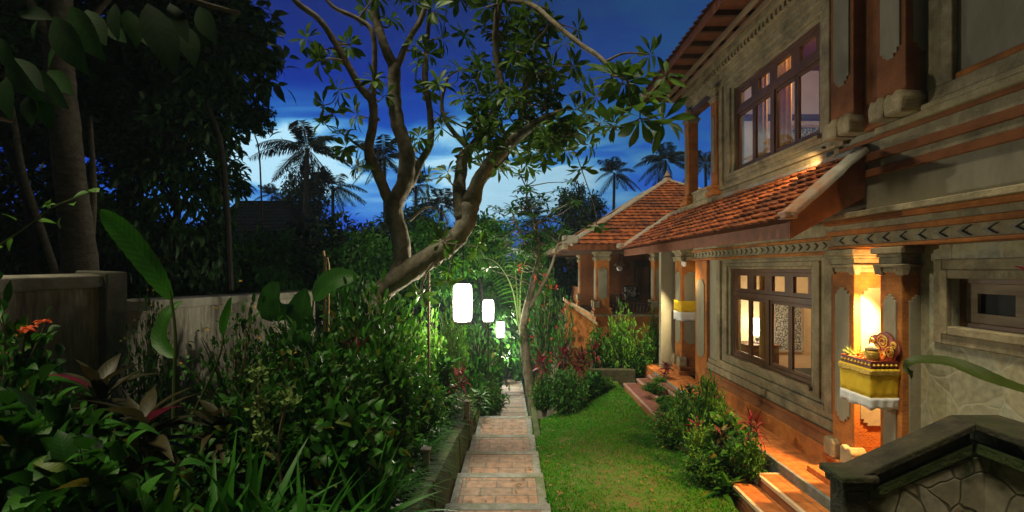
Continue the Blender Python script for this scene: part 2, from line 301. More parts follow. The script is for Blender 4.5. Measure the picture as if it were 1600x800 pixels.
# ------------------------------------------------------------------ mesh helpers
ORIGIN = {}
def tag(o, label=None, cat=None, group=None, kind=None):
    for k, v in (('label', label), ('category', cat), ('group', group), ('kind', kind)):
        if v: o[k] = v
    return o
def thing(name, loc, label, cat, group=None):
    o = bpy.data.objects.new(name, None); COL.objects.link(o); o.location = loc; o.empty_display_size = .2
    ORIGIN[o.name] = np.array(loc, float)
    return tag(o, label, cat, group)
def link(name, me, m, parent=None):
    if m: me.materials.append(m)
    o = bpy.data.objects.new(name, me); COL.objects.link(o)
    if parent is not None:
        o.parent = parent; ORIGIN[o.name] = ORIGIN[parent.name]
    else: ORIGIN[o.name] = np.zeros(3)
    return o
class MB:
    def __init__(s): s.v = []; s.f = []
    def add(s, vs, fs):
        n = len(s.v); s.v += [tuple(map(float, q)) for q in vs]; s.f += [tuple(i + n for i in q) for q in fs]; return s
    def box(s, x0, x1, y0, y1, z0, z1):
        return s.add([(x0, y0, z0), (x1, y0, z0), (x1, y1, z0), (x0, y1, z0), (x0, y0, z1), (x1, y0, z1), (x1, y1, z1), (x0, y1, z1)],
                     [(0, 3, 2, 1), (4, 5, 6, 7), (0, 1, 5, 4), (1, 2, 6, 5), (2, 3, 7, 6), (3, 0, 4, 7)])
    def prism(s, poly, axis, a, b):
        """polygon in the two other axes (in xyz order) extruded along axis from a to b"""
        k = 'xyz'.index(axis); n = len(poly)
        def P(q, t): q = list(q); q.insert(k, t); return q
        return s.add([P(q, a) for q in poly] + [P(q, b) for q in poly],
                     [tuple(range(n))[::-1], tuple(range(n, 2 * n))] + [(i, (i + 1) % n, n + (i + 1) % n, n + i) for i in range(n)])
    def hexa(s, bot, top):
        n = len(bot)
        return s.add(list(bot) + list(top), [tuple(range(n))[::-1], tuple(range(n, 2 * n))] + [(i, (i + 1) % n, n + (i + 1) % n, n + i) for i in range(n)])
    def tube(s, pts, rad, n=8, cap=True, rough=0, seed=0):
        rg = random.Random(seed); P = [np.array(p, float) for p in pts]; vs = []; fs = []
        up = np.array((0.31, .9, .2)); m = len(P)
        for i, p in enumerate(P):
            d = P[min(i + 1, m - 1)] - P[max(i - 1, 0)]; d /= np.linalg.norm(d) + 1e-9
            a = np.cross(d, up); a /= np.linalg.norm(a) + 1e-9; b = np.cross(d, a)
            r = rad[i] if hasattr(rad, '__len__') else rad
            for k in range(n):
                q = 2 * math.pi * k / n; rr = r * (1 + rough * rg.uniform(-1, 1))
                vs.append(p + rr * (math.cos(q) * a + math.sin(q) * b))
        for i in range(m - 1):
            for k in range(n):
                fs.append((i * n + k, i * n + (k + 1) % n, (i + 1) * n + (k + 1) % n, (i + 1) * n + k))
        if cap: fs += [tuple(range(n))[::-1], tuple(range((m - 1) * n, m * n))]
        return s.add(vs, fs)
    def lathe(s, prof, c, n=20, sq=False):
        vs = []; fs = []
        for r, z in prof:
            for k in range(n):
                q = 2 * math.pi * (k + .5) / n; e = 1
                if sq: e = 1 / max(abs(math.cos(q)), abs(math.sin(q)))
                vs.append((c[0] + r * e * math.cos(q), c[1] + r * e * math.sin(q), c[2] + z))
        for i in range(len(prof) - 1):
            for k in range(n): fs.append((i * n + k, i * n + (k + 1) % n, (i + 1) * n + (k + 1) % n, (i + 1) * n + k))
        fs += [tuple(range(n))[::-1], tuple(range((len(prof) - 1) * n, len(prof) * n))]
        return s.add(vs, fs)
    def build(s, name, m, parent=None, bevel=0, smooth=False):
        o0 = ORIGIN[parent.name] if parent is not None else np.zeros(3)
        me = bpy.data.meshes.new(name); me.from_pydata([tuple(np.array(v) - o0) for v in s.v], [], s.f); me.update()
        o = link(name, me, m, parent)
        if smooth: me.polygons.foreach_set('use_smooth', [True] * len(me.polygons))
        if bevel:
            b = o.modifiers.new('bevel', 'BEVEL'); b.width = bevel; b.segments = 2; b.limit_method = 'ANGLE'
        return o
def curve(pts, k=6):
    P = [np.array(p, float) for p in pts]; P = [2 * P[0] - P[1]] + P + [2 * P[-1] - P[-2]]; out = []
    for i in range(1, len(P) - 2):
        for j in range(k):
            t = j / k; a, b, c, d = P[i - 1:i + 3]
            out.append(.5 * (2 * b + (c - a) * t + (2 * a - 5 * b + 4 * c - d) * t * t + (3 * b - a - 3 * c + d) * t ** 3))
    out.append(P[-2]); return out
def at(px, py, d):
    """the point d metres in front of the camera that the photograph shows at (px, py)"""
    return np.array(((px - 800) / F * d, d, -(py - 420) / F * d))

def unit(a): return a / (np.linalg.norm(a, axis=-1, keepdims=True) + 1e-9)
PROF = {'ellip': lambda t: np.sin(np.pi * t ** .9), 'obov': lambda t: np.sin(np.pi * t ** 1.5), 'lance': lambda t: np.sin(np.pi * t ** .7) ** 1.1,
        'strap': lambda t: np.minimum(1, np.minimum(.35 + t * 3, (1 - t) * 2.2 + .05)), 'heart': lambda t: np.sin(np.pi * np.clip(t, 0, 1) ** .55) ** .8}
class LV:
    """collects leaves and links them as one mesh"""
    def __init__(s): s.V = []; s.L = []; s.S = []; s.r = []; s.t = []; s.u = []; s.nv = 0; s.nl = 0
    def add(s, P, D, Nn, L, Wd, prof='ellip', nsec=3, curl=.2, fold=.25, rnd=None, rng=None):
        P = np.atleast_2d(P).astype(float); n = len(P)
        D = unit(np.broadcast_to(np.asarray(D, float), (n, 3))); Nn = np.broadcast_to(np.asarray(Nn, float), (n, 3))
        L = np.broadcast_to(np.asarray(L, float), (n,))[:, None]; Wd = np.broadcast_to(np.asarray(Wd, float), (n,))[:, None]
        S = unit(np.cross(D, Nn) + 1e-6); Nn = np.cross(S, D); w = PROF[prof]; curl = np.broadcast_to(np.asarray(curl, float), (n,))[:, None]
        rows = [P]
        for i in range(1, nsec):
            t = i / nsec; c = P + D * L * t * (1 - .25 * np.abs(curl) * t) - Nn * curl * L * t * t; h = Wd * .5 * float(w(np.array(t)))
            rows += [c - S * h + Nn * fold * h, c, c + S * h + Nn * fold * h]
        rows.append(P + D * L * (1 - .25 * np.abs(curl)) - Nn * curl * L)
        V = np.stack(rows, 1); nv = V.shape[1]; fs = [(0, 2, 1), (0, 3, 2)]
        for i in range(nsec - 2):
            a = 1 + 3 * i; fs += [(a, a + 1, a + 4, a + 3), (a + 1, a + 2, a + 5, a + 4)]
        a = 1 + 3 * (nsec - 2); fs += [(a, a + 1, nv - 1), (a + 1, a + 2, nv - 1)]
        flat = np.concatenate([np.array(f) for f in fs]); st = np.cumsum([0] + [len(f) for f in fs])[:-1]
        ln = len(flat)
        s.V.append(V.reshape(-1, 3)); s.L.append((flat[None] + (np.arange(n) * nv)[:, None] + s.nv).ravel())
        s.S.append((st[None] + (np.arange(n) * ln)[:, None] + s.nl).ravel())
        s.nv += n * nv; s.nl += n * ln
        if rnd is None: rnd = (rng or np.random).random(n)
        mid_ = range(1, nsec); tt = [0.] + [i / nsec for i in mid_ for _ in range(3)] + [1.]; uu = [0.] + [q for i in mid_ for q in (-1., 0., 1.)] + [0.]
        s.t.append(np.tile(tt, n)); s.u.append(np.tile(uu, n))
        s.r.append(np.repeat(np.broadcast_to(rnd, (n,)), nv)); return s
    def mesh(s, name, o0=None):
        V = np.concatenate(s.V); V = V - (o0 if o0 is not None else 0); Lp = np.concatenate(s.L); S = np.concatenate(s.S)
        me = bpy.data.meshes.new(name); me.vertices.add(len(V)); me.vertices.foreach_set('co', V.astype(np.float32).ravel())
        me.loops.add(len(Lp)); me.loops.foreach_set('vertex_index', Lp.astype(np.int32))
        me.polygons.add(len(S)); me.polygons.foreach_set('loop_start', S.astype(np.int32))
        me.update(calc_edges=True)
        for k_, q_ in (('rnd', s.r), ('lt', s.t), ('lu', s.u)):
            a = me.attributes.new(k_, 'FLOAT', 'POINT'); a.data.foreach_set('value', np.concatenate(q_).astype(np.float32))
        me.polygons.foreach_set('use_smooth', np.ones(len(S), bool))
        return me
    def build(s, name, m, parent=None):
        return link(name, s.mesh(name, ORIGIN[parent.name] if parent is not None else None), m, parent)
def dup(root, loc, rotz=0, scale=1, label=None, group=None):
    r = root.copy(); COL.objects.link(r); r.location = loc; r.rotation_euler = (0, 0, rotz)
    r.scale = scale if hasattr(scale, '__len__') else (scale,) * 3
    if label: r['label'] = label
    if group: r['group'] = group
    for ch in list(root.children):
        c = ch.copy(); COL.objects.link(c); c.parent = r
        for g in list(ch.children):
            d = g.copy(); COL.objects.link(d); d.parent = c
    return r
class Kind:
    """the first place() moves the built thing itself, every later one a copy"""
    def __init__(s, root): s.root = root; s.used = False
    def place(s, loc, rotz=0, scale=1, label=None, group=None):
        if not s.used:
            s.used = True; r = s.root; r.location = tuple(loc); r.rotation_euler = (0, 0, rotz)
            r.scale = scale if hasattr(scale, '__len__') else (scale,) * 3
            if label: r['label'] = label
            if group: r['group'] = group
            return r
        return dup(s.root, tuple(loc), rotz, scale, label, group)

# ------------------------------------------------------------------ terrain, lawn and path
def pz(y): return -(2.22 + .13 * min(max(y, -2), 42)) - .42 * min(1, max(0, (y - 12.5) / 1.4))           # the path falls gently away from the camera
def smooth(a, b, t): t = min(1, max(0, (t - a) / (b - a))); return t * t * (3 - 2 * t)
def lawn_z(x, y):
    t = min(1, max(0, (x - .5) / 2.4)); return pz(y) * (1 - t) + -3.18 * t
def ground_z(x, y):
    p = pz(y); r = -3.28 + (p + 3.28) * smooth(19, 40, y)
    if x >= 2.9: z = r
    elif x >= .5: z = lawn_z(x, y) * (1 - smooth(13, 20, y)) + (p + (r - p) * smooth(.5, 2.9, x)) * smooth(13, 20, y)
    elif x >= -1.0: z = p
    else: z = p + .56 * smooth(-1.0, -1.12, x) * (1 - smooth(11.5, 15, y))
    return z
def bed_z(x, y): return ground_z(x, y)
xs = sorted(set([round(v, 3) for v in np.sinh(np.linspace(-5, 5, 46)) * 1.6] + [-1.15, -1.0, -.85, .45, .5, 1.1, 1.7, 2.3, 2.9, 3.0, 4, -5.1, -4, -3, -2]))
ys = sorted(set([-60, -20, -6] + [float(v) for v in range(-3, 46)] + [50, 60, 80, 110, 160]))
g = MB(); nx = len(xs)
for y in ys:
    for x in xs: g.v.append((x, y, ground_z(x, y) - .06))
for j in range(len(ys) - 1):
    for i in range(nx - 1): g.f.append((j * nx + i, j * nx + i + 1, (j + 1) * nx + i + 1, (j + 1) * nx + i))
tag(g.build('ground', M['soil'], smooth=True), kind='structure')

rng = np.random.default_rng(3)
lm = MB(); LX = np.linspace(.5, 2.96, 14); LY = np.linspace(1.5, 14.2, 60); sx0 = len(LX)
for y in LY:
    for x in LX: lm.v.append((x, y, lawn_z(x, y) + .012 * math.sin(x * 5 + y * 3) + .008))
for j in range(len(LY) - 1):
    for i in range(sx0 - 1): lm.f.append((j * sx0 + i, j * sx0 + i + 1, (j + 1) * sx0 + i + 1, (j + 1) * sx0 + i))
tag(lm.build('lawn', M['lawn'], smooth=True), kind='structure')
def patchy(x, y): return .5 + .5 * np.sin(x * 2.1 + 1.3 * np.sin(y * 1.1)) * np.cos(y * 1.4 + .8 * np.sin(x * 3))
n = 60000; gx = rng.uniform(.455, 2.94, n); gy = 3.6 + 10.2 * rng.random(n) ** 1.35
bare = np.exp(-(((gx - 1.55) / .75) ** 2 + ((gy - 7.7) / 1.5) ** 2)) * 1.0 + np.exp(-(((gx - 2.15) / .2) ** 2 + ((gy - 6.9) / .2) ** 2)) * .8 + np.exp(-(((gx - 1.0) / .25) ** 2 + ((gy - 10) / .5) ** 2)) * .4
keep = rng.random(n) > np.minimum(.84, bare * (.7 + 1.1 * patchy(gx * 2, gy * 2))); gx, gy = gx[keep], gy[keep]; n = len(gx)
gz = np.array([lawn_z(a, b) for a, b in zip(gx, gy)]) + .012 * np.sin(gx * 5 + gy * 3)
gd = np.stack([rng.normal(0, .55, n), rng.normal(0, .55, n), np.ones(n)], 1)
lv = LV().add(np.stack([gx, gy, gz], 1), gd, rng.normal(0, 1, (n, 3)), rng.uniform(.028, .075, n), rng.uniform(.010, .018, n), 'ellip', 2, rng.uniform(0, .8, n), .2,
              np.clip(.25 + .5 * patchy(gx, gy) + rng.normal(0, .18, n) + (rng.random(n) < .03 + .75 * np.exp(-(((gx - 1.6) / .6) ** 2 + ((gy - 7.6) / 1.2) ** 2)) * patchy(gx * 3, gy * 3)) * .9, 0, 1))
tag(lv.build('grass', M['l_grass']), 'short green lawn grass with a worn brownish patch', 'grass', kind='stuff')

n = 150; fx = rng.uniform(-.75, 2.9, n); fy = rng.uniform(5.5, 13, n)
fz = np.array([lawn_z(a, b) + .05 if a > .5 else -99 for a, b in zip(fx, fy)])
for i in range(n):
    if fz[i] < -50:
        k = [1.9, 3.4, 4.8, 6.2, 7.56, 8.97, 10.4, 12.5]; e = [q for q in k if q < fy[i]]; e2 = [q for q in k if q >= fy[i]]
        fz[i] = pz((e[-1] + (e2[0] if e2 else 12.5)) / 2) + .032
lv = LV().add(np.stack([fx, fy, fz], 1), rng.normal(0, 1, (n, 3)) * (1, 1, .12), (0, 0, 1.), rng.uniform(.04, .11, n), rng.uniform(.02, .045, n), 'ellip', 3, rng.uniform(-.3, .5, n), .4, rng=rng)
tag(lv.build('fallen_leaves', M['l_fallen']), 'scattered dry fallen leaves on lawn and path', 'fallen leaves', kind='stuff')
# stepped brick path, first flight then the lower one
PX0, PX1 = -.82, .47
treads = [(-1, 1.9), (1.9, 3.4), (3.4, 4.8), (4.8, 6.2), (6.2, 7.56), (7.56, 8.97), (8.97, 10.4), (10.4, 12.5)]
pv, sl = MB(), MB()
def tread(y0, y1, x0, x1, z, bw=.10, band=.17):
    pv.box(x0 + bw, x1 - bw * 1.25, y0, y1 - band, z - .6, z)
    sl.box(x0, x1, y1 - band, y1, z - .6, z + .006); sl.box(x0, x0 + bw, y0, y1 - band, z - .6, z + .005); sl.box(x1 - bw * 1.25, x1, y0, y1 - band, z - .6, z + .005)
for y0, y1 in treads: tread(y0, y1, PX0, PX1, pz((y0 + y1) / 2) + .02)
z = pz(11.45) + .02
for i in range(4): y0 = 12.5 + i * .55; z -= .17; tread(y0, y0 + .55, -.50, .46, z, .08, .12)
yy = 14.7
while yy < 26:
    z -= .12; tread(yy, yy + 1.0, -.46, .49, z, .07, .13); yy += 1.0
tag(pv.build('garden_path', M['paver'], bevel=.006), kind='structure')
tag(sl.build('path_edging', M['slab'], bevel=.008), kind='structure')

# low mossy kerb wall on the left of the path
kw = MB(); yk = [2.0 + .9 * i for i in range(11)]
for i in range(len(yk) - 1):
    a, b = yk[i], yk[i + 1]; o = random.uniform(-.015, .015)
    kw.hexa([(-1.04, a, pz(a) - .3), (-.83 + o, a, pz(a) - .3), (-.83 + o, b, pz(b) - .3), (-1.04, b, pz(b) - .3)],
            [(-1.03, a, pz(a) + .57), (-.87 + o, a, pz(a) + .57), (-.87 + o, b, pz(b) + .57), (-1.03, b, pz(b) + .57)])
tag(kw.build('low_garden_wall', M['mossy'], bevel=.02), 'low mossy stone retaining wall along the left edge of the brick path', 'wall')
# mossy kerb on the far left corner of the lawn and the dark planter wall at its end
kb = MB().box(.49, .62, 10.6, 13.9, pz(12.5) - .3, pz(10.9) + .07)
tag(kb.build('lawn_kerb', M['mossy'], bevel=.02), 'short dark mossy kerb between path and far lawn corner', 'kerb')
pw = MB().box(1.25, 2.2, 14.15, 14.4, -4.3, -3.18).box(2.2, 3.5, 14.15, 14.4, -4.3, -2.86)
tag(pw.build('planter_wall', M['darkstone'], bevel=.02), 'low dark mossy planter wall at the far end of the lawn', 'wall')
for (px, py, pt, d, w, lab) in ((684, 735, 700, 5.9, .085, 'short pale stone post on the mossy kerb, nearer of two'), (741, 648, 626, 9.9, .10, 'short pale stone post on the mossy kerb, farther of two')):
    p = at(px, py, d); q = at(px, pt, d); h = q[2] - p[2] + .12
    p[0] -= .14
    t = thing('stone_post', (p[0], p[1], q[2] - h), lab, 'post', 'stone posts on the kerb')
    MB().box(p[0] - w / 2, p[0] + w / 2, d - w / 2, d + w / 2, q[2] - h, q[2] - .03).build('post_body', M['concretecap'], t, .012)
    MB().box(p[0] - w / 2 - .02, p[0] + w / 2 + .02, d - w / 2 - .02, d + w / 2 + .02, q[2] - .03, q[2]).build('post_cap', M['concretecap'], t, .01)

# ------------------------------------------------------------------ boundary wall on the left
def wall_run(name, y0, y1, z0, z1, label):
    t = thing(name, (-5.0, y0, pz(y0)), label, 'wall', 'concrete garden walls')
    MB().hexa([(-5.0, y0, pz(y0) - 1), (-5.0, y1, pz(y1) - 1), (-5.22, y1, pz(y1) - 1), (-5.22, y0, pz(y0) - 1)],
              [(-5.0, y0, z0 - .16), (-5.0, y1, z1 - .16), (-5.22, y1, z1 - .16), (-5.22, y0, z0 - .16)]).build('wall_body', M['concrete'], t, .02)
    MB().hexa([(-4.94, y0, z0 - .16), (-4.94, y1, z1 - .16), (-5.28, y1, z1 - .16), (-5.28, y0, z0 - .16)],
              [(-4.95, y0, z0 - .02), (-4.95, y1, z1 - .02), (-5.1, y1, z1 + .01), (-5.1, y0, z0 + .01)]).build('coping', M['concretecap'], t, .015)
    return t
t1 = wall_run('garden_wall', 1.5, 6.05, -.11, -.06, 'taller weathered concrete garden wall with coping, under the tree trunk')
MB().hexa([(-4.91, 6.05, pz(6) - 1), (-4.91, 6.38, pz(6) - 1), (-5.3, 6.38, pz(6) - 1), (-5.3, 6.05, pz(6) - 1)],
          [(-4.91, 6.05, -.04), (-4.91, 6.38, -.04), (-5.3, 6.38, -.02), (-5.3, 6.05, -.02)]).build('end_pier', M['concretecap'], t1, .02)
wall_run('garden_wall', 6.38, 12.7, -.40, -.55, 'lower concrete garden wall running on behind the banana plant')

# ------------------------------------------------------------------ tile roofs
def tiles(mb, A, B, Cc, Dd, rows, tw=.2, amp=.022, lift=.035, sub=6, jit=.006, seed=1):
    """eave A to B, upper edge D to C; overlapping rows of curved tiles"""
    rg = random.Random(seed); A, B, Cc, Dd = (np.array(q, float) for q in (A, B, Cc, Dd)); e = unit(B - A); nn = np.cross(e, unit(Dd - A)); nn = unit(nn)
    if nn[2] < 0: nn = -nn
    dt = tw / sub
    for j in range(rows):
        v0, v1 = j / rows, min(1, (j + 1.2) / rows)
        a0, b0 = A + (Dd - A) * v0, B + (Cc - B) * v0; a1, b1 = A + (Dd - A) * v1, B + (Cc - B) * v1
        s0, s1 = np.dot(a0 - A, e), np.dot(b0 - A, e); r0, r1 = np.dot(a1 - A, e), np.dot(b1 - A, e)
        ss = [s0] + [k * dt for k in range(math.ceil((s0 + .01) / dt), math.floor((s1 - .01) / dt) + 1)] + [s1]
        up = (Dd - A) - e * np.dot(Dd - A, e); base0 = A + up * v0; base1 = A + up * v1; rowv = up / rows; vs = []
        jt = {}
        for s_ in ss:
            k = math.floor(s_ / tw); ph = s_ / tw - k; h = amp * (.5 + .5 * math.cos(2 * math.pi * ph))
            if k not in jt: jt[k] = (rg.uniform(-jit, jit), rg.uniform(-.03, .03))
            drop = rowv * (.16 * (math.cos(2 * math.pi * ph)) + jt[k][1] + .1)
            p0 = base0 + e * s_ - drop + nn * (lift + h + jt[k][0]); s2 = min(max(s_, r0), r1)
            p1 = base1 + e * s2 + nn * (h * .8 + .004)
            vs += [p0 - nn * .028, p0, p1]
        n3 = len(ss); mb.add(vs, [f for i in range(n3 - 1) for f in ((3 * i, 3 * i + 3, 3 * i + 4, 3 * i + 1), (3 * i + 1, 3 * i + 4, 3 * i + 5, 3 * i + 2))])
def ridge_cap(mb, a, b, r=.10, lump=.012, seg=10, h=.06):
    a, b = np.array(a, float), np.array(b, float); rg = random.Random(5); d = unit(b - a); side = unit(np.cross(d, (0, 0, 1))); up = np.cross(side, d); vs = []; fs = []
    prof = [(-r, -h), (-r * .9, h * .5), (-r * .4, h * 1.2), (r * .4, h * 1.2), (r * .9, h * .5), (r, -h)]; n = len(prof)
    for i in range(seg + 1):
        p = a + (b - a) * i / seg; k = 1 + rg.uniform(-1, 1) * lump / r
        vs += [p + side * u * k + up * w * k for u, w in prof]
    for i in range(seg): fs += [(i * n + q, i * n + (q + 1) % n, (i + 1) * n + (q + 1) % n, (i + 1) * n + q) for q in range(n)]
    fs += [tuple(range(n))[::-1], tuple(range(seg * n, seg * n + n))]; mb.add(vs, fs)

# ------------------------------------------------------------------ the villa
villa = thing('villa', (4.6, 6, -2.9), 'two storey villa of grey plaster and orange brick under a red tile roof', 'house')
WX = 4.6; FZ = -2.77
def part(mb, name, m, bevel=.008, parent=villa, **k): return mb.build(name, M[m], parent, bevel, **k)
# lower wall with its openings (window y 7.63-10.46, z -1.80..0), upper wall (window y 7.43-10.3, z 1.98..3.72)
def holed(mb, x0, x1, y0, y1, z0, z1, holes):
    """wall slab between y0 and y1 with rectangular holes (y,y,z,z), sorted along y"""
    y = y0
    for a, b, c, d in holes:
        mb.box(x0, x1, y, a, z0, z1); mb.box(x0, x1, a, b, z0, c); mb.box(x0, x1, a, b, d, z1); y = b
    mb.box(x0, x1, y, y1, z0, z1)
LW = (7.63, 10.46, -1.80, 0.0); UW = (7.43, 10.30, 1.98, 3.72); VW = (3.9, 5.22, -.60, -.10)
m_ = MB(); holed(m_, WX, WX + .2, 6.86, 12.35, -3.3, .7, [LW]); part(m_, 'lower_wall', 'plaster')
m_ = MB(); holed(m_, WX, WX + .22, -1.5, 5.63, -3.3, .26, [VW]); part(m_, 'stone_clad_wall', 'clad')
m_ = MB(); holed(m_, WX, WX + .2, -1.5, 10.95, .7, 4.9, [UW]); part(m_, 'upper_wall', 'plaster')
part(MB().box(WX, WX + .2, -1.5, 6.86, .26, .7), 'band_wall', 'plaster')
part(MB().box(4.72, 11, -1.6, -1.4, -3.3, 4.9).box(10.8, 11, -1.4, 12.35, -3.3, 4.9).box(4.801, 10.8, 12.2, 12.35, -3.3, .71).box(4.8, 10.8, 11.22, 11.4, .9, 4.9).box(4.72, 4.8, 10.951, 11.4, .9, 4.9), 'outer_wall', 'plaster')
part(MB().box(5.31, 10.8, -1.39, 11.2, .72, .9).box(4.81, 5.3, 6.87, 11.2, .72, .9), 'upper_floor_slab', 'plaster')
# alcove between the two corner columns
part(MB().box(4.8, 5.35, 6.41, 6.85, -3.3, .25).box(5.3, 5.4, 5.5, 6.40, -3.3, .25).box(4.83, 5.29, 5.45, 5.62, -3.3, .25), 'alcove_wall', 'brick')
part(MB().box(4.05, 5.29, 5.64, 6.86, -3.3, -2.69), 'alcove_floor', 'terracotta')
# walkway along the wall, its plinth mouldings
part(MB().box(3.85, 4.598, 5.0, 15.4, -3.5, FZ).box(3.85, 4.2, 3.0, 4.999, -3.5, FZ), 'walkway', 'terracotta')
part(MB().box(3.80, 3.849, 3.0, 13.4, -3.5, FZ + .004), 'walkway_edge', 'slab')
part(MB().box(4.40, 4.598, 6.86, 11.6, -3.0, -2.50), 'plinth', 'brick', .015)
part(MB().prism([(4.43, -2.50), (4.598, -2.50), (4.598, -2.37), (4.5, -2.37)], 'y', 6.86, 11.6).box(4.47, 4.598, 6.86, 11.6, -2.37, -2.31), 'plinth_moulding', 'brickdark', .01)
part(MB().box(4.52, 4.598, 6.86, 11.6, -2.309, -2.16).box(4.55, 4.598, 6.86, 11.6, -2.159, -2.06), 'plinth_band', 'trim', .015)
# stepped surrounds of the two big windows
part(MB().box(4.52, 4.598, 6.95, 10.9, 1.50, 1.60).box(4.55, 4.598, 6.95, 10.9, 1.601, 1.69), 'sill_band', 'trim', .01)
def surround(w, name, margins, m='trim'):
    mb = MB(); y0, y1, z0, z1 = w
    for (o, i, depth) in margins:
        X = WX - depth
        mb.box(X, WX - .002, y0 - o, y0 - i, z0 - o * .45, z1 + o * .45); mb.box(X, WX - .002, y1 + i, y1 + o, z0 - o * .45, z1 + o * .45)
        mb.box(X, WX - .002, y0 - i, y1 + i, z1 + i * .45, z1 + o * .45); mb.box(X, WX - .002, y0 - i, y1 + i, z0 - o * .45, z0 - i * .45)
    return part(mb, name, m, .012)
surround(LW, 'window_surround', [(.10, 0, .025), (.26, .10, .07), (.40, .26, .04), (.58, .40, .085)])
surround(UW, 'window_surround', [(.12, 0, .025), (.30, .12, .07), (.46, .30, .04), (.62, .46, .085)])

def window(w, nm='window'):
    y0, y1, z0, z1 = w; X0, X1 = WX + .03, WX + .11; hz = z1 - .27 * (z1 - z0) - .03; e = .065
    f = MB().box(X0, X1, y0 + .002, y0 + e, z0 + .002, z1 - .002).box(X0, X1, y1 - e, y1 - .002, z0 + .002, z1 - .002)
    f.box(X0, X1, y0 + e, y1 - e, z1 - e, z1 - .002).box(X0, X1, y0 + e, y1 - e, z0 + .002, z0 + e).box(X0 - .012, X1, y0 + e, y1 - e, hz - .05, hz + .05)
    ym = (y0 + y1) / 2; f.box(X0 - .008, X1, ym - .06, ym + .06, z0 + e, hz - .05)
    q = [y0 + e, y0 + e + (ym - .06 - y0 - e) / 2, ym - .06, ym + .06, ym + .06 + (y1 - e - ym - .06) / 2, y1 - e]
    wn = part(f, nm, 'frame', .006)
    for i, (a, b) in enumerate(((q[0], q[1]), (q[1], q[2]), (q[3], q[4]), (q[4], q[5]))):
        c = MB(); s = .055; x0, x1 = X0 + .015, X1 - .02; a += .004; b -= .004; za, zb = z0 + e + .004, hz - .054
        c.box(x0, x1, a, a + s, za, zb).box(x0, x1, b - s, b, za, zb).box(x0, x1, a + s, b - s, zb - s, zb).box(x0, x1, a + s, b - s, za, za + s)
        cs = part(c, 'casement', 'frame', .004, wn)
        part(MB().box((x0 + x1) / 2, (x0 + x1) / 2 + .006, a + s, b - s, za + s, zb - s), 'pane', 'glass', 0, wn)
    # top lights: four small openings in a solid rail
    L_ = (y1 - y0 - 2 * e) / 4; tb, tt = hz + .05, z1 - e; r = MB()
    for k in range(4):
        a, b = y0 + e + k * L_, y0 + e + (k + 1) * L_; s = .13
        r.box(X0 + .01, X1 - .01, a, a + s, tb, tt).box(X0 + .01, X1 - .01, b - s, b, tb, tt).box(X0 + .01, X1 - .01, a + s, b - s, tt - .07, tt).box(X0 + .01, X1 - .01, a + s, b - s, tb, tb + .07)
        part(MB().box(X0 + .04, X0 + .046, a + s, b - s, tb + .07, tt - .07), 'top_pane', 'glass', 0, wn)
    part(r, 'top_light_rail', 'frame', .005, wn)
    part(MB().box(WX - .10, WX + .03, y0 - .06, y1 + .06, z0 - .055, z0), 'sill', 'trim', .01, wn)
    return wn
window(LW); window(UW)
# vent window in the clad wall
y0, y1, z0, z1 = VW
m_ = MB()
for o, i, dp in ((.20, .09, .03), (.09, 0, .055)):
    X = WX - dp
    m_.box(X, WX - .002, y0 - o, y0 - i, z0 - o, z1 + o).box(X, WX - .002, y1 + i, y1 + o, z0 - o, z1 + o).box(X, WX - .002, y0 - i, y1 + i, z1 + i, z1 + o).box(X, WX - .002, y0 - i, y1 + i, z0 - o, z0 - i)
part(m_, 'vent_surround', 'trim', .012)
m_ = MB().box(WX + .08, WX + .16, y0, y1, z0, z0 + .05).box(WX + .08, WX + .16, y0, y1, z1 - .05, z1).box(WX + .08, WX + .16, y0, y0 + .05, z0 + .05, z1 - .05).box(WX + .08, WX + .16, y1 - .05, y1, z0 + .05, z1 - .05).box(WX + .08, WX + .16, 4.45, 4.53, z0 + .05, z1 - .05)
vt = part(m_, 'vent_window', 'frame', .005)
m_ = MB().box(WX + .10, WX + .14, 4.53, 5.17, z0 + .05, z0 + .15).box(WX + .10, WX + .14, 4.53, 5.17, z1 - .15, z1 - .05).box(WX + .10, WX + .14, 4.53, 4.66, z0 + .15, z1 - .15).box(WX + .10, WX + .14, 5.04, 5.17, z0 + .15, z1 - .15).box(WX + .10, WX + .14, 3.95, 4.45, z0 + .05, z1 - .05)
part(m_, 'vent_shutter', 'oldwood', .004, vt)
part(MB().box(WX + .15, WX + .19, 3.9, 5.22, z0, z1), 'vent_dark_sheet', 'black', 0, vt)  # black sheet stands for the darkness behind the slot

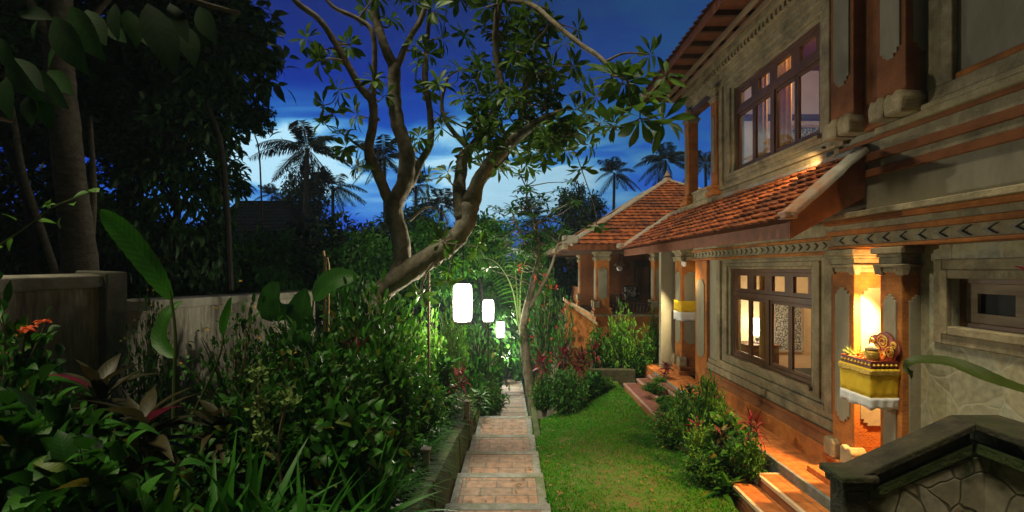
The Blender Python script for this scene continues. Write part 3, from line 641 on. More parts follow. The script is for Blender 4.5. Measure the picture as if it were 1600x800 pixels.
# square brick columns with grey inset panels
def chamfer(a0, a1, b0, b1, c=.09):
    e = c * .45
    return [(a0, b0 + c), (a0 + e, b0 + c), (a0 + e, b0 + e), (a0 + c, b0 + e), (a0 + c, b0), (a1 - c, b0), (a1 - c, b0 + e), (a1 - e, b0 + e), (a1 - e, b0 + c), (a1, b0 + c),
            (a1, b1 - c), (a1 - e, b1 - c), (a1 - e, b1 - e), (a1 - c, b1 - e), (a1 - c, b1), (a0 + c, b1), (a0 + c, b1 - e), (a0 + e, b1 - e), (a0 + e, b1 - c), (a0, b1 - c)]
def column(x0, x1, y0, y1, z0, z1, parent=villa, faces='xy', cap=True, base=True, pz0=.62, pz1=.42, m='brick', ears=True):
    c = MB().box(x0, x1, y0, y1, z0, z1).build('column', M[m], parent, .012)
    mx, my = .075, .075; ch = min(.09, (y1 - y0) * .2)
    if 'x' in faces: MB().prism(chamfer(y0 + my, y1 - my, z0 + pz0, z1 - pz1, ch), 'x', x0 - .016, x0 + .01).build('panel', M['plaster'], c, .006)
    if 'y' in faces: MB().prism(chamfer(x0 + mx, x1 - mx, z0 + pz0, z1 - pz1, ch), 'y', y0 - .016, y0 + .01).build('panel', M['plaster'], c, .006)
    if cap:
        k = MB()
        for o, a, b in ((.02, z1 - .30, z1 - .24), (.05, z1 - .24, z1 - .20), (.03, z1 - .12, z1 - .08), (.07, z1 - .08, z1 - .002)): k.box(x0 - o, x1 + o, y0 - o, y1 + o, a, b)
        k.box(x0 - .012, x1 + .012, y0 - .012, y1 + .012, z1 - .20, z1 - .12)
        if ears:
            for sx in (x0 - .055, x1 - .07):
                for sy in (y0 - .055, y1 - .07): k.prism([(sx, z1 - .20), (sx + .03, z1 - .33), (sx + .095, z1 - .33), (sx + .125, z1 - .20)], 'y', sy, sy + .125)
        k.build('capital', M['trim'], c, .012)
    if base:
        k = MB()
        for o, a, b in ((.09, z0, z0 + .10), (.05, z0 + .10, z0 + .17), (.07, z0 + .17, z0 + .22)): k.box(x0 - o, x1 + o, y0 - o, y1 + o, a, b)
        k.build('base', M['brick'], c, .012)
        if ears:
            e = MB()
            w = .5 * (x1 - x0) + .05
            for sy in (y0 - .075, y1 - .16):
                e.prism([(sy, z0 + .221), (sy + .235, z0 + .221), (sy + .235, z0 + .44), (sy + .19, z0 + .48), (sy + .12, z0 + .45), (sy + .05, z0 + .48), (sy, z0 + .42)], 'x', x0 - .085, x0 + .12)
            e.build('base_block', M['trim'], c, .02)
    return c
column(4.40, 5.29, 6.42, 6.855, -2.77, .255, faces='xy', pz0=.75, pz1=.5)
column(4.40, 4.80, 5.632, 5.97, -2.77, .255, faces='xy', pz0=.55, pz1=.55)
column(4.43, 4.98, 13.05, 13.56, -2.77, .52, pz0=.8, pz1=.6)
# pilaster strip on the wall beyond the lower window
part(MB().box(4.53, 4.598, 11.62, 12.34, -2.77, .19), 'pilaster', 'brick')
part(MB().prism(chamfer(11.74, 12.22, -2.1, -.25, .1), 'x', 4.512, 4.535), 'pilaster_panel', 'plaster', .006)
part(MB().box(4.5, 4.598, 6.862, 7.04, -2.05, .2), 'pilaster', 'brickdark')
# upper storey columns over the alcove, with their carved feet
column(4.38, 4.8, 6.40, 6.86, 1.98, 4.56, faces='x', base=False, pz0=.45, pz1=.5, m='brickdark')  # darker brick colour stands in for shade on the upper columns
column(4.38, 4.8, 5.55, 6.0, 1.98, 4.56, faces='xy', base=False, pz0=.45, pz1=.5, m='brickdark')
part(MB().box(4.5, 4.598, 6.001, 6.399, 1.75, 4.56), 'niche_strip', 'brickdark')
def foot(y0, y1, z0, h, x0=4.3):
    return MB().prism([(y0, z0), (y1, z0), (y1 + .02, z0 + h * .6), (y1 - .04, z0 + h), (y0 + .6 * (y1 - y0), z0 + h * .8), (y0 + .4 * (y1 - y0), z0 + h), (y0 + .04, z0 + h), (y0 - .02, z0 + h * .6)], 'x', x0, 4.598)
for a, b in ((5.52, 5.78), (5.80, 6.03), (6.38, 6.6), (6.64, 6.9)): part(foot(a, b, 1.75, .26), 'column_foot', 'trim', .03)
# mouldings of the storey band
def bands(name, m, rows, y0, y1, bev=.008):
    mb = MB()
    for a, b, X in rows: mb.box(X, 4.598, y0, y1, a, b)
    return part(mb, name, m, bev)
Y0, Y1 = -1.4, 6.9
bands('cornice_brick', 'brick', [(.262, .30, 4.36), (.441, .50, 4.34), (.581, .64, 4.30)], Y0, Y1)
bands('cornice_stone', 'trim', [(.301, .44, 4.40), (.501, .58, 4.36), (.641, .71, 4.24)], Y0, Y1)
bands('cornice_brick', 'brick', [(.20, .25, 4.46), (.405, .45, 4.44)], 6.95, 12.34)
bands('cornice_stone', 'trim', [(.251, .404, 4.50), (.451, .66, 4.48)], 6.95, 12.34)
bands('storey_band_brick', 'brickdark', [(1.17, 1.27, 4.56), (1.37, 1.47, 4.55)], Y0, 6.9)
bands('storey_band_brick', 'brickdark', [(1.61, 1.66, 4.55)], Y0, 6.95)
bands('storey_band_stone', 'trim', [(1.271, 1.369, 4.575), (1.471, 1.609, 4.565), (1.661, 1.74, 4.50)], Y0, 6.2)
bands('storey_band_stone', 'trim', [(1.741, 1.80, 4.50)], -1.4, 5.5)
ch = MB()
def chev(y, X, s, zc, h, w):                         # a chevron cut standing proud of the frieze
    ch.prism([(y, zc + h), (y + w, zc + h), (y + w + s, zc), (y + w, zc - h), (y, zc - h), (y + s, zc)], 'x', X - .02, X + .01)
y = -1.2
while y < 6.75: chev(y, 4.40, .09, .37, .05, .05); y += .26
y = 7.0
while y < 12.2: chev(y, 4.50, -.07, .33, .05, .045); y += .20
part(ch, 'chevron_frieze', 'concretecap', 0)
part(MB().box(4.5, 4.9, 12.36, 13.4, .525, .715).box(4.901, 10.8, 12.36, 13.4, .6, .715), 'porch_beam', 'trim', .01)
# recessed panel border of the upper right wall
part(MB().box(4.54, 4.598, -1.4, 5.45, 1.81, 1.95).box(4.54, 4.598, 5.15, 5.45, 1.951, 4.01), 'panel_border', 'trim', .012)
part(MB().box(4.566, 4.598, -1.4, 5.149, 1.951, 2.02), 'panel_border', 'brick', .01)
bands('frieze', 'trim', [(4.02, 4.10, 4.53), (4.101, 4.22, 4.49), (4.221, 4.36, 4.44), (4.361, 4.565, 4.36)], -1.4, 12.9)
dt_ = MB(); y = -1.3
while y < 12.8: dt_.box(4.40, 4.445, y, y + .07, 4.25, 4.33); y += .14
part(dt_, 'dentil_moulding', 'trim', 0)
# strips left of the upper window

# open loggia at the far corner of the upper floor
lg = MB().box(4.55, 4.70, 10.952, 13.4, .72, 1.5).box(4.701, 7.5, 11.41, 13.4, .72, 1.5).box(4.47, 4.70, 10.952, 13.45, 1.5, 1.62).box(4.701, 7.5, 11.41, 13.45, 1.5, 1.62)
part(lg, 'loggia_base', 'trim', .01)
part(MB().box(4.54, 4.62, 11.27, 12.60, 1.621, 1.86).box(4.52, 4.66, 11.265, 12.605, 1.861, 1.92).box(4.80, 7.5, 13.15, 13.25, 1.621, 1.9), 'loggia_parapet', 'trim', .01)
column(4.46, 4.71, 12.62, 12.92, 1.62, 4.0, pz0=.5, pz1=.6, faces='x', ears=False); column(4.48, 4.71, 10.955, 11.26, 1.62, 4.0, pz0=.5, pz1=.6, faces='x', ears=False)
part(MB().box(4.50, 4.70, 11.27, 12.9, 3.86, 4.01), 'loggia_beam', 'wood')

# interior of the two rooms behind the windows
part(MB().box(4.81, 7.9, 6.95, 12.05, -2.9, -2.75), 'room_floor', 'terracotta', 0)
part(MB().box(4.81, 7.9, 12.06, 12.19, -2.75, .7).box(7.8, 7.9, 6.95, 12.05, -2.75, .7).box(4.81, 7.8, 6.87, 6.94, -2.75, .7).box(4.81, 7.8, 6.95, 12.05, .6, .7), 'lower_room_wall', 'paleroom', 0)
part(MB().box(4.81, 7.9, 11.1, 11.2, .91, 4.5).box(7.8, 7.9, 6.95, 11.09, .91, 4.5).box(4.81, 7.8, 6.87, 6.94, .91, 4.5), 'upper_room_wall', 'lilac', 0)
part(MB().box(4.81, 7.9, 6.95, 11.09, 4.4, 4.5), 'upper_room_ceiling', 'soffit', 0)
part(MB().box(4.82, 7.79, 11.04, 11.098, 3.3, 3.42), 'picture_rail', 'wood', 0)

# pent roof over the lower window
pent = MB(); EX, EZ, TX, TZ = 3.40, .585, 4.58, 1.50
tiles(pent, (EX, 15.3, EZ), (EX, 6.15, EZ), (TX, 6.5, TZ), (TX, 14.15, TZ), 9, .22, .05, .06, seed=2, jit=.012)
pr = part(pent, 'pent_roof', 'tile', 0)
pe = MB(); tiles(pe, (TX + 1.2, 15.3, EZ), (EX, 15.3, EZ), (TX, 14.15, TZ), (TX + 1.2, 14.15, TZ), 9, .21, .03, .045, seed=4); part(pe, 'pent_hip_tiles', 'tileold', 0, pr)
part(MB().hexa([(EX + .03, 15.25, EZ - .06), (EX + .03, 6.2, EZ - .06), (TX, 6.52, TZ - .05), (TX, 14.15, TZ - .05)], [(EX + .03, 15.25, EZ - .02), (EX + .03, 6.2, EZ - .02), (TX, 6.52, TZ - .01), (TX, 14.15, TZ - .01)]), 'pent_boarding', 'soffit', 0, pr)
part(MB().box(EX + .02, EX + .05, 6.18, 15.27, EZ - .20, EZ - .01), 'fascia_board', 'soffit', .004, pr)
part(MB().hexa([(EX + .02, 6.14, EZ - .22), (TX, 6.46, EZ + .35), (TX, 6.50, EZ + .35), (EX + .02, 6.18, EZ - .22)], [(EX + .02, 6.14, EZ), (TX, 6.46, TZ - .02), (TX, 6.50, TZ - .02), (EX + .02, 6.18, EZ)]), 'verge_board', 'soffit', .004, pr)
rc = MB(); ridge_cap(rc, (EX - .02, 6.19, EZ + .06), (TX - .02, 6.52, TZ + .05), .11, .012, 8, .045); rc.box(EX - .06, EX + .1, 6.10, 6.30, EZ + .03, EZ + .13)
part(rc, 'verge_cap', 'cap', .02, pr)
rc = MB(); ridge_cap(rc, (EX - .03, 15.33, EZ + .05), (TX, 14.15, TZ + .05), .15, .02, 9, .06); rc.box(EX - .16, EX + .2, 15.1, 15.5, EZ + .05, EZ + .2); ridge_cap(rc, (TX - .02, 14.2, TZ + .06), (TX - .02, 6.5, TZ + .05), .07, .012, 20, .04)
part(rc, 'hip_cap', 'cap', .02, pr)
y = 6.45
while y < 15.2: rf = MB(); rf.hexa([(EX + .06, y, EZ - .16), (4.5, y, EZ + .5), (4.5, y + .07, EZ + .5), (EX + .06, y + .07, EZ - .16)], [(EX + .06, y, EZ - .07), (4.5, y, EZ + .85), (4.5, y + .07, EZ + .85), (EX + .06, y + .07, EZ - .07)]); part(rf, 'rafter', 'wood', .004, pr); y += .55
part(MB().box(4.36, 4.42, 13.06, 15.0, .53, .66), 'pent_beam', 'wood', .004, pr)

# main roof: deep eaves seen from below
RX, RZ = 3.50, 4.60
ur = MB()
A, B, Cr, D = (RX, 13.35, RZ), (RX, -2.2, RZ), (7.9, 1.9, 8.1), (7.9, 9.2, 8.1)
tiles(ur, A, B, Cr, D, 18, .21, .03, .05, 4, seed=6); ro = part(ur, 'main_roof', 'tileold', 0)
ue = MB(); tiles(ue, (12.1, 13.35, RZ), A, D, D, 16, .21, .03, .05, 4, seed=7); part(ue, 'hip_tiles', 'tileold', 0, ro)
ue = MB(); tiles(ue, (12.1, -2.2, RZ), (12.1, 13.35, RZ), D, Cr, 12, .25, .03, .05, 3, seed=8); tiles(ue, B, (12.1, -2.2, RZ), Cr, Cr, 12, .25, .03, .05, 3, seed=9); part(ue, 'back_tiles', 'tileold', 0, ro)
part(MB().box(RX + .03, 12, -2.1, 13.3, RZ - .03, RZ - .005), 'soffit_boards', 'soffit', 0, ro)
part(MB().box(RX, RX + .03, -2.2, 13.35, RZ - .16, RZ + .02).box(RX + .031, 12, 13.32, 13.35, RZ - .16, RZ + .02), 'fascia_board', 'soffit', .004, ro)
y = -2
while y < 13.2: part(MB().box(RX + .04, 4.5, y, y + .07, RZ - .13, RZ - .031), 'rafter', 'wood', .004, ro); y += .6
part(MB().box(3.98, 4.06, -2.1, 13.2, RZ - .20, RZ - .131).box(4.2, 4.28, -2.1, 13.2, RZ - .2, RZ - .131), 'eave_beams', 'oldwood', .004, ro)
rc = MB(); ridge_cap(rc, A, D, .13, .02, 14); ridge_cap(rc, D, Cr, .13, .02, 14); ridge_cap(rc, B, Cr, .13, .02, 10); part(rc, 'ridge_cap', 'cap', .02, ro)

# the grey end wall beside the far column
part(MB().box(4.15, 4.55, 13.9, 14.1, -2.77, .5), 'end_wall', 'plaster')

# ------------------------------------------------------------------ steps up to the walkway
def steps(label, rows, parent_loc, mt='terracotta', mn='nosing'):
    t = thing('porch_steps', parent_loc, label, 'steps', 'terracotta steps to the walkway')
    for (x0, x1, y0, y1, zt) in rows:
        st = MB().box(x0 + .05, x1, y0, y1 - .05, -3.6, zt).build('step', M[mt], t, .004)
        MB().box(x0, x0 + .049, y0, y1 - .05, zt - .05, zt + .004).box(x0, x1, y1 - .049, y1, zt - .05, zt + .004).build('nosing', M[mn], st, .006)
        MB().box(x0 + .012, x0 + .049, y0, y1 - .05, -3.6, zt - .051).build('riser', M['brickdark'], st, .003)
steps('orange tiled steps with pale nosings beside the dark stair balustrade', [(3.11, 3.46, 2.5, 7.2, -3.05), (3.46, 3.80, 2.5, 7.1, -2.90)], (3.4, 5, -3.3))
steps('low dusky red steps between lawn and shrub bed further back', [(2.94, 3.28, 9.6, 13.2, -3.02), (3.28, 3.58, 9.7, 13.2, -2.90), (3.58, 3.799, 9.75, 13.2, -2.80)], (3.3, 11, -3.3), 'dusky', 'duskyedge')

# ------------------------------------------------------------------ dark stone balustrade of the near stair
bal = thing('stair_balustrade', (3.2, 3.9, -3.2), 'dark mossy stone stair balustrade with raked coping at lower right', 'balustrade')
MB().box(2.61, 2.795, 3.91, 4.11, -3.4, -1.73).build('newel_post', M['darkstone'], bal, .02)
MB().box(2.585, 2.815, 3.885, 4.135, -1.73, -1.67).box(2.555, 2.845, 3.855, 4.165, -1.669, -1.61).build('newel_cap', M['darkstone'], bal, .015)
xa, za, xb, zb = 2.72, -1.61, 3.62, -1.205
def rake(y0, y1, o0, o1, xx=xa): 
    k = (zb - za) / (xb - xa); z_ = za + k * (xx - xa)
    return MB().hexa([(xx, y0, z_ - o1), (xb, y0, zb - o1), (xb, y1, zb - o1), (xx, y1, z_ - o1)], [(xx, y0, z_ - o0), (xb, y0, zb - o0), (xb, y1, zb - o0), (xx, y1, z_ - o0)])
def level(x0, x1, o0, o1, yn): return MB().box(x0, x1, -.6, yn, zb - o1, zb - o0)
def joined(a, b): a.add(b.v, b.f); return a
joined(rake(3.89, 4.13, 0, .065), level(xb + .001, xb + .40, 0, .065, 4.13)).build('coping', M['darkstone'], bal, .012)
joined(rake(3.94, 4.08, .0655, .165), level(xb + .07, xb + .32, .0655, .165, 4.08)).build('upper_moulding', M['darkstone'], bal, .01)
joined(rake(3.915, 4.105, .1655, .26, 2.801), level(xb + .035, xb + .36, .1655, .26, 4.105)).build('lower_moulding', M['mossy'], bal, .012)
joined(MB().hexa([(2.801, 3.93, -3.4), (xb + .1, 3.93, -3.4), (xb + .1, 4.06, -3.4), (2.801, 4.06, -3.4)],
                 [(2.801, 3.93, za + .045 - .2605), (xb + .1, 3.93, zb - .2605), (xb + .1, 4.06, zb - .2605), (2.801, 4.06, za + .045 - .2605)]), MB().box(xb + .102, xb + .30, -.6, 4.06, -3.4, zb - .2605)).build('clad_wall', M['cladold'], bal, 0)

# ------------------------------------------------------------------ the pavilion behind
pav = thing('pavilion', (4, 18, -3.3), 'open tiled roof pavilion with square columns at the far end of the lawn', 'pavilion')
pp = lambda mb, name, m, bevel=.01, parent=pav: mb.build(name, M[m], parent, bevel)
pp(MB().box(2.85, 12, 17.0, 30, -4.6, -1.62), 'podium', 'brick')
pp(MB().box(2.78, 12, 16.93, 30, -1.619, -1.55), 'podium_edge', 'trim')
PK = (6.9, 22.2, 3.95); e0 = (1.85, 16.3, .80); e1 = (12.0, 16.3, .80); e2 = (1.85, 28.5, .80); e3 = (12, 28.5, .8)
m_ = MB(); tiles(m_, e0, e1, PK, PK, 22, .25, .035, .05, 4, seed=11); pr2 = pp(m_, 'pavilion_roof', 'tile', 0)
m_ = MB(); tiles(m_, e2, e0, PK, PK, 22, .25, .035, .05, 4, seed=12); tiles(m_, e1, e3, PK, PK, 12, .3, .035, .05, 3, seed=13); tiles(m_, e3, e2, PK, PK, 12, .3, .035, .05, 3, seed=14); pp(m_, 'side_tiles', 'tileold', 0, pr2)
m_ = MB(); ridge_cap(m_, e0, PK, .16, .03, 16, .07); ridge_cap(m_, e2, PK, .16, .03, 12, .07); ridge_cap(m_, e1, PK, .16, .03, 12, .07); m_.box(1.65, 2.15, 16.1, 16.6, .84, 1.08); pp(m_, 'hip_cap', 'cap', .02, pr2)
pp(MB().lathe([(.30, -.25), (.22, .02), (.12, .10), (.16, .16), (.08, .28), (.02, .42), (.01, .43)], PK, 8), 'finial', 'cap', .01, pr2)
pp(MB().box(1.85, 12, 16.28, 16.33, .62, .80).box(1.84, 1.89, 16.331, 28.5, .62, .80), 'fascia_board', 'soffit', .005, pr2)
pp(MB().box(1.70, 1.838, 16.3, 28.5, .68, .83), 'gutter', 'trim', .01, pr2)
pp(MB().box(1.9, 12, 16.34, 28.4, .60, .64), 'ceiling', 'wood', 0, pr2)
for x, y in ((2.88, 17.1), (2.88, 21.3), (2.88, 26), (4.88, 17.1), (7.5, 17.1)):
    column(x, x + .46, y, y + .46, -1.55, .599, pav, pz0=.5, pz1=.55)
pp(MB().box(5.35, 7.5, 16.95, 17.2, -1.55, .6), 'plaster_wall', 'plaster')
pp(MB().box(2.9, 11, 21.2, 21.4, -1.55, .6).box(2.9, 2.92, 21.9, 26, -1.55, -.8), 'back_wall', 'brickdark')
dr = pp(MB().box(5.15, 6.55, 21.12, 21.19, -1.55, .35), 'door', 'wood')
pp(MB().box(5.25, 5.78, 21.08, 21.119, -1.5, .1).box(5.92, 6.45, 21.08, 21.119, -1.5, .1), 'door_leaf', 'frame', .006, dr)
rl = MB().box(3.35, 4.87, 17.28, 17.34, -1.22, -1.16).box(3.35, 4.87, 17.28, 17.34, -1.50, -1.46)
for i in range(13): rl.lathe([(.03, 0), (.05, .08), (.025, .16), (.045, .22)], (3.43 + i * .115, 17.31, -1.46), 6)
pp(rl, 'railing', 'wood', 0)
sw = MB().hexa([(1.75, 16.4, -4.6), (2.77, 16.4, -4.6), (2.77, 16.6, -4.6), (1.75, 16.6, -4.6)], [(1.75, 16.4, -1.05), (2.77, 16.4, -1.85), (2.77, 16.6, -1.85), (1.75, 16.6, -1.05)])
pp(sw, 'stair_side_wall', 'brick')
pp(MB().hexa([(1.70, 16.34, -1.05), (2.80, 16.34, -1.87), (2.80, 16.66, -1.87), (1.70, 16.66, -1.05)], [(1.70, 16.34, -.94), (2.80, 16.34, -1.76), (2.80, 16.66, -1.76), (1.70, 16.66, -.94)]), 'stair_coping', 'nosing')
# furniture on the pavilion floor
ch_ = thing('armchair', (4.45, 18.6, -1.55), 'wooden armchair with pale patterned cushion on the pavilion floor', 'chair')
for dx in (-.28, .24):
    for dy in (-.28, .24): MB().box(4.45 + dx, 4.5 + dx, 18.6 + dy, 18.65 + dy, -1.55, -1.12 + (.45 if dy > 0 else .2)).build('leg', M['wood'], ch_, .004)
MB().box(4.2, 4.68, 18.35, 18.82, -1.14, -1.08).build('seat', M['wood'], ch_, .004); MB().box(4.2, 4.68, 18.80, 18.85, -1.07, -.62).build('backrest', M['wood'], ch_, .004)
MB().box(4.15, 4.2, 18.3, 18.85, -.93, -.88).box(4.68, 4.73, 18.3, 18.85, -.93, -.88).build('armrest', M['wood'], ch_, .004)
MB().box(4.23, 4.65, 18.66, 18.79, -1.07, -.68).build('cushion', M['carved'], ch_, .03)
tb_ = thing('side_table', (3.7, 18.4, -1.55), 'small pale table beside the armchair in the pavilion', 'table')
MB().box(3.45, 3.95, 18.2, 18.6, -1.0, -.96).build('table_top', M['cap'], tb_, .006)
for dx in (.02, .44):
    for dy in (.02, .34): MB().box(3.45 + dx, 3.49 + dx, 18.2 + dy, 18.24 + dy, -1.55, -1.001).build('leg', M['cap'], tb_, .004)
pl = thing('pendant_lamp', (3.95, 18.3, .2), 'small unlit glass pendant lamp under the pavilion ceiling', 'lamp')
MB().tube([(3.95, 18.3, .6), (3.95, 18.3, .28)], .012, 6).build('cord', M['metal'], pl)
MB().lathe([(.03, .28), (.2, .14), (.2, .11), (.02, .11)], (3.95, 18.3, 0), 10).build('lamp_shade', M['cap'], pl)
MB().lathe([(.05, .10), (.11, .04), (.10, -.05), (.03, -.08)], (3.95, 18.3, 0), 10).build('globe', M['white'], pl, smooth=True)

# ------------------------------------------------------------------ lanterns along the path
def bulb(name, loc, watts, col, rad, parent):
    l = bpy.data.lights.new(name, 'POINT'); l.energy = watts; l.color = col; l.shadow_soft_size = rad
    o = bpy.data.objects.new(name, l); COL.objects.link(o); o.location = np.array(loc) - ORIGIN[parent.name]; o.parent = parent; return o
def lantern(px, py0, py1, d, w, label, hang=None, k_=1.0):
    p = at(px, (py0 + py1) / 2, d); zt, zb = at(px, py0, d)[2], at(px, py1, d)[2]; x, y = p[0], d; gz = bed_z(x, y) - .1
    t = thing('garden_lantern', (x, y, gz), label, 'lantern', 'lit lanterns along the path')
    h = zt - zb; r = w / 2
    prof = [(r * .80, 0), (r * .93, h * .03), (r, h * .10), (r, h * .86), (r * .93, h * .95), (r * .74, h)]
    MB().lathe(prof, (x, y, zb), 16).build('shade', M['paper'], t, 0, True); bulb('lamp_light', (x, y, (zt + zb) / 2), LANTERN_W * k_, (1.0, .95, .80), .09, t)
    fr = MB().lathe([(r * .90, -.045), (r * .96, -.03), (r * .90, -.002)], (x, y, zb), 16); fr.build('base_ring', M['metal'], t)
    MB().lathe([(r * .76, .002), (r * .6, .035), (.02, .05), (.015, .1)], (x, y, zt), 16).build('lantern_cap', M['metal'], t)
    if hang: MB().tube([(x, y, zt + .06), (x + .01, y - .01, (zt + hang) / 2), (x, y, hang)], .014, 6).build('cord', M['metal'], t)
    else: MB().tube([(x, y, gz), (x, y, zb - .034)], .024, 8).build('post', M['metal'], t)
    k = MB()
    for i in range(8):
        q = i * math.pi / 4; k.tube([(x + rr * math.cos(q), y + rr * math.sin(q), zb + hz) for rr, hz in ((r * .84, -.01), (r * 1.005, h * .1), (r * 1.005, h * .86), (r * .76, h))], .006, 4)
    k.build('frame_ribs', M['metal'], t)
    return t
lantern(723, 443, 502, 9.3, .355, 'largest glowing white lantern, hanging on a cord below the frangipani limb', hang=.80)
lantern(763, 468, 502, 14.4, .33, 'second largest glowing white lantern, just right of the biggest one', None, 1.5)
lantern(782, 502, 527, 20.0, .34, 'mid sized glowing lantern, lower right of the two biggest', None, 2.2)
lantern(791, 545, 559, 24.0, .32, 'lowest small glowing lantern, close above the far end of the path', None, 2.0)
lantern(793, 479, 488, 26.0, .26, 'tiny glowing lantern high up among the leaves beyond the others', None, .5)
lantern(755, 521, 531, 23.0, .22, 'tiny glowing lantern half hidden in the bushes left of the path', None, .5)

# ------------------------------------------------------------------ lamps of the house
sc_ = thing('wall_lamp', (4.50, 6.02, -.12), 'small warm wall lamp tucked between the two corner columns', 'lamp')
MB().box(4.46, 4.56, 5.972, 5.99, -.22, -.02).build('back_plate', M['metal'], sc_, .004)
MB().lathe([(.05, .07), (.06, .09), (.03, .11)], (4.51, 6.05, -.14), 12).build('lamp_hood', M['metal'], sc_)
bulb('bulb_light', (4.51, 6.06, -.18), PORCH_W, (1, .56, .19), .03, sc_)
def spot(name, loc, aim, watts, col, ang, parent):
    from mathutils import Vector
    l = bpy.data.lights.new(name, 'SPOT'); l.energy = watts; l.color = col; l.spot_size = R(ang); l.spot_blend = .7; l.shadow_soft_size = .03
    o = bpy.data.objects.new(name, l); COL.objects.link(o); o.location = np.array(loc) - ORIGIN[parent.name]; o.parent = parent
    o.rotation_euler = (Vector(aim) - Vector(loc)).to_track_quat('-Z', 'Y').to_euler(); return o
spot('bulb_light', (4.51, 6.06, -.18), (3.75, 6.75, -2.8), 900, (1, .52, .16), 105, sc_)
fl_ = thing('wall_lamp', (4.42, 12.98, .12), 'small white spotlight bracket on the capital of the cloth wrapped column', 'lamp')
MB().box(4.40, 4.48, 12.93, 12.975, .10, .20).build('back_plate', M['white'], fl_, .006)
MB().lathe([(.03, -.06), (.05, -.05), (.055, .05), (.02, .08)], (4.44, 12.86, .12), 12).build('lamp_hood', M['white'], fl_)
bulb('bulb_light', (4.30, 12.30, -.3), 7, (1, .74, .40), .05, fl_)
spot('bulb_light', (4.30, 12.75, .0), (3.2, 14.8, -2.6), 460, (1, .80, .45), 56, fl_)
tl_ = thing('wall_lamp', (4.5, 7.12, 1.62), 'small warm lamp low on the upper wall just above the lean-to tiles', 'lamp')
MB().box(4.505, 4.518, 7.08, 7.16, 1.60, 1.66).build('back_plate', M['metal'], tl_, .003)
MB().lathe([(.03, .0), (.035, .02), (.012, .035)], (4.42, 7.08, 1.705), 10).build('lamp_hood', M['metal'], tl_)
spot('bulb_light', (4.40, 7.10, 1.70), (4.22, 9.0, 1.12), 120, (1, .66, .28), 74, tl_)
# lamp added for a lantern's reflection in the glass, with its cabinet
ROOMS = True
cb = thing('cabinet', (5.65, 11.5, -2.75), 'low wooden cabinet carrying the lit lamp behind the lower window', 'cabinet')
MB().box(5.3, 6.0, 11.2, 11.8, -2.75, -1.75).build('cabinet_body', M['frame'], cb, .01); MB().box(5.26, 6.04, 11.16, 11.84, -1.749, -1.71).build('cabinet_top', M['wood'], cb, .006)
MB().box(5.34, 5.64, 11.18, 11.199, -2.65, -1.85).box(5.66, 5.96, 11.18, 11.199, -2.65, -1.85).build('cabinet_door', M['wood'], cb, .004)
tl = thing('reflection_lamp', (5.65, 11.5, -1.709), 'bright white table lamp seen through the lower window', 'lamp')
MB().lathe([(.09, 0), (.09, .02), (.03, .05), (.05, .12), (.02, .18)], (5.65, 11.5, -1.709), 12).build('lamp_base', M['metal'], tl)
MB().lathe([(.17, .19), (.18, .3), (.16, .48), (.10, .56)], (5.65, 11.5, -1.709), 16).build('lamp_shade', M['roomlamp'], tl, 0, True)
cl_ = thing('ceiling_lamp', (5.45, 8.4, 4.39), 'lit bowl lamp under the upper room ceiling', 'lamp')
MB().lathe([(.05, -.2), (.14, -.17), (.18, -.08), (.18, -.03)], (5.45, 8.4, 4.39), 14).build('lamp_bowl', M['upperlamp'], cl_, 0, True)
MB().lathe([(.09, -.03), (.09, -.001)], (5.45, 8.4, 4.39), 14).build('ceiling_rose', M['metal'], cl_)
lc = thing('ceiling_lamp', (6.2, 9.4, .6), 'warm bowl lamp under the lower room ceiling', 'lamp')
MB().lathe([(.05, -.2), (.14, -.17), (.18, -.08), (.18, -.03)], (6.2, 9.4, .6), 14).build('lamp_bowl', M['roomlamp'], lc, 0, True)
MB().lathe([(.09, -.03), (.09, -.001)], (6.2, 9.4, .6), 14).build('ceiling_rose', M['metal'], lc)
bulb('lamp_light', (5.45, 8.4, 4.12), ROOM_UP, (1, .72, .42), .08, cl_); bulb('lamp_light', (6.2, 9.4, .33), ROOM_LOW, (1, .70, .36), .08, lc)
def curtain(X, y0, y1, z0, z1, label, m='curtain'):
    n = 40; vs = []
    for z in (z0, z1):
        for i in range(n + 1):
            q = i / n; vs.append((X + .035 * math.sin(q * (y1 - y0) * 48 + .6 * math.sin(q * 9)), y0 + (y1 - y0) * q, z))
    mb = MB().add(vs, [(i, i + 1, n + 2 + i, n + 1 + i) for i in range(n)]); o = mb.build('curtain', M[m], None, 0, True)
    s_ = o.modifiers.new('thick', 'SOLIDIFY'); s_.thickness = .006
    tag(o, label, 'curtain', 'curtains behind the windows')
curtain(4.95, 9.55, 10.0, -2.3, .1, 'golden curtain drawn beside the lamp in the lower window'); curtain(4.95, 7.66, 8.02, -2.3, .1, 'golden curtain at the near end of the lower window')
curtain(4.97, 9.75, 10.28, 1.7, 3.95, 'golden curtain at the far end of the upper window'); curtain(5.0, 8.95, 9.3, 1.7, 3.95, 'narrow orange curtain in the second casement of the upper window')
def carved(x0, x1, y, z0, z1, label):
    t = thing('carved_panel', ((x0 + x1) / 2, y, z0), label, 'carved panel')
    MB().box(x0, x1, y, y + .05, z0, z1).build('relief', M['carved'], t, .004)
    MB().box(x0 - .06, x0 - .001, y - .02, y + .05, z0 - .06, z1 + .06).box(x1 + .001, x1 + .06, y - .02, y + .05, z0 - .06, z1 + .06).box(x0, x1, y - .02, y + .05, z1 + .001, z1 + .06).box(x0, x1, y - .02, y + .05, z0 - .06, z0 - .001).build('panel_frame', M['cap'], t, .006)
carved(6.32, 6.95, 12.0, -1.95, -.75, 'grey carved relief panel on the end wall of the lower room')
carved(5.85, 6.75, 10.98, 2.35, 3.1, 'pale carved relief panel on the end wall of the upper room')
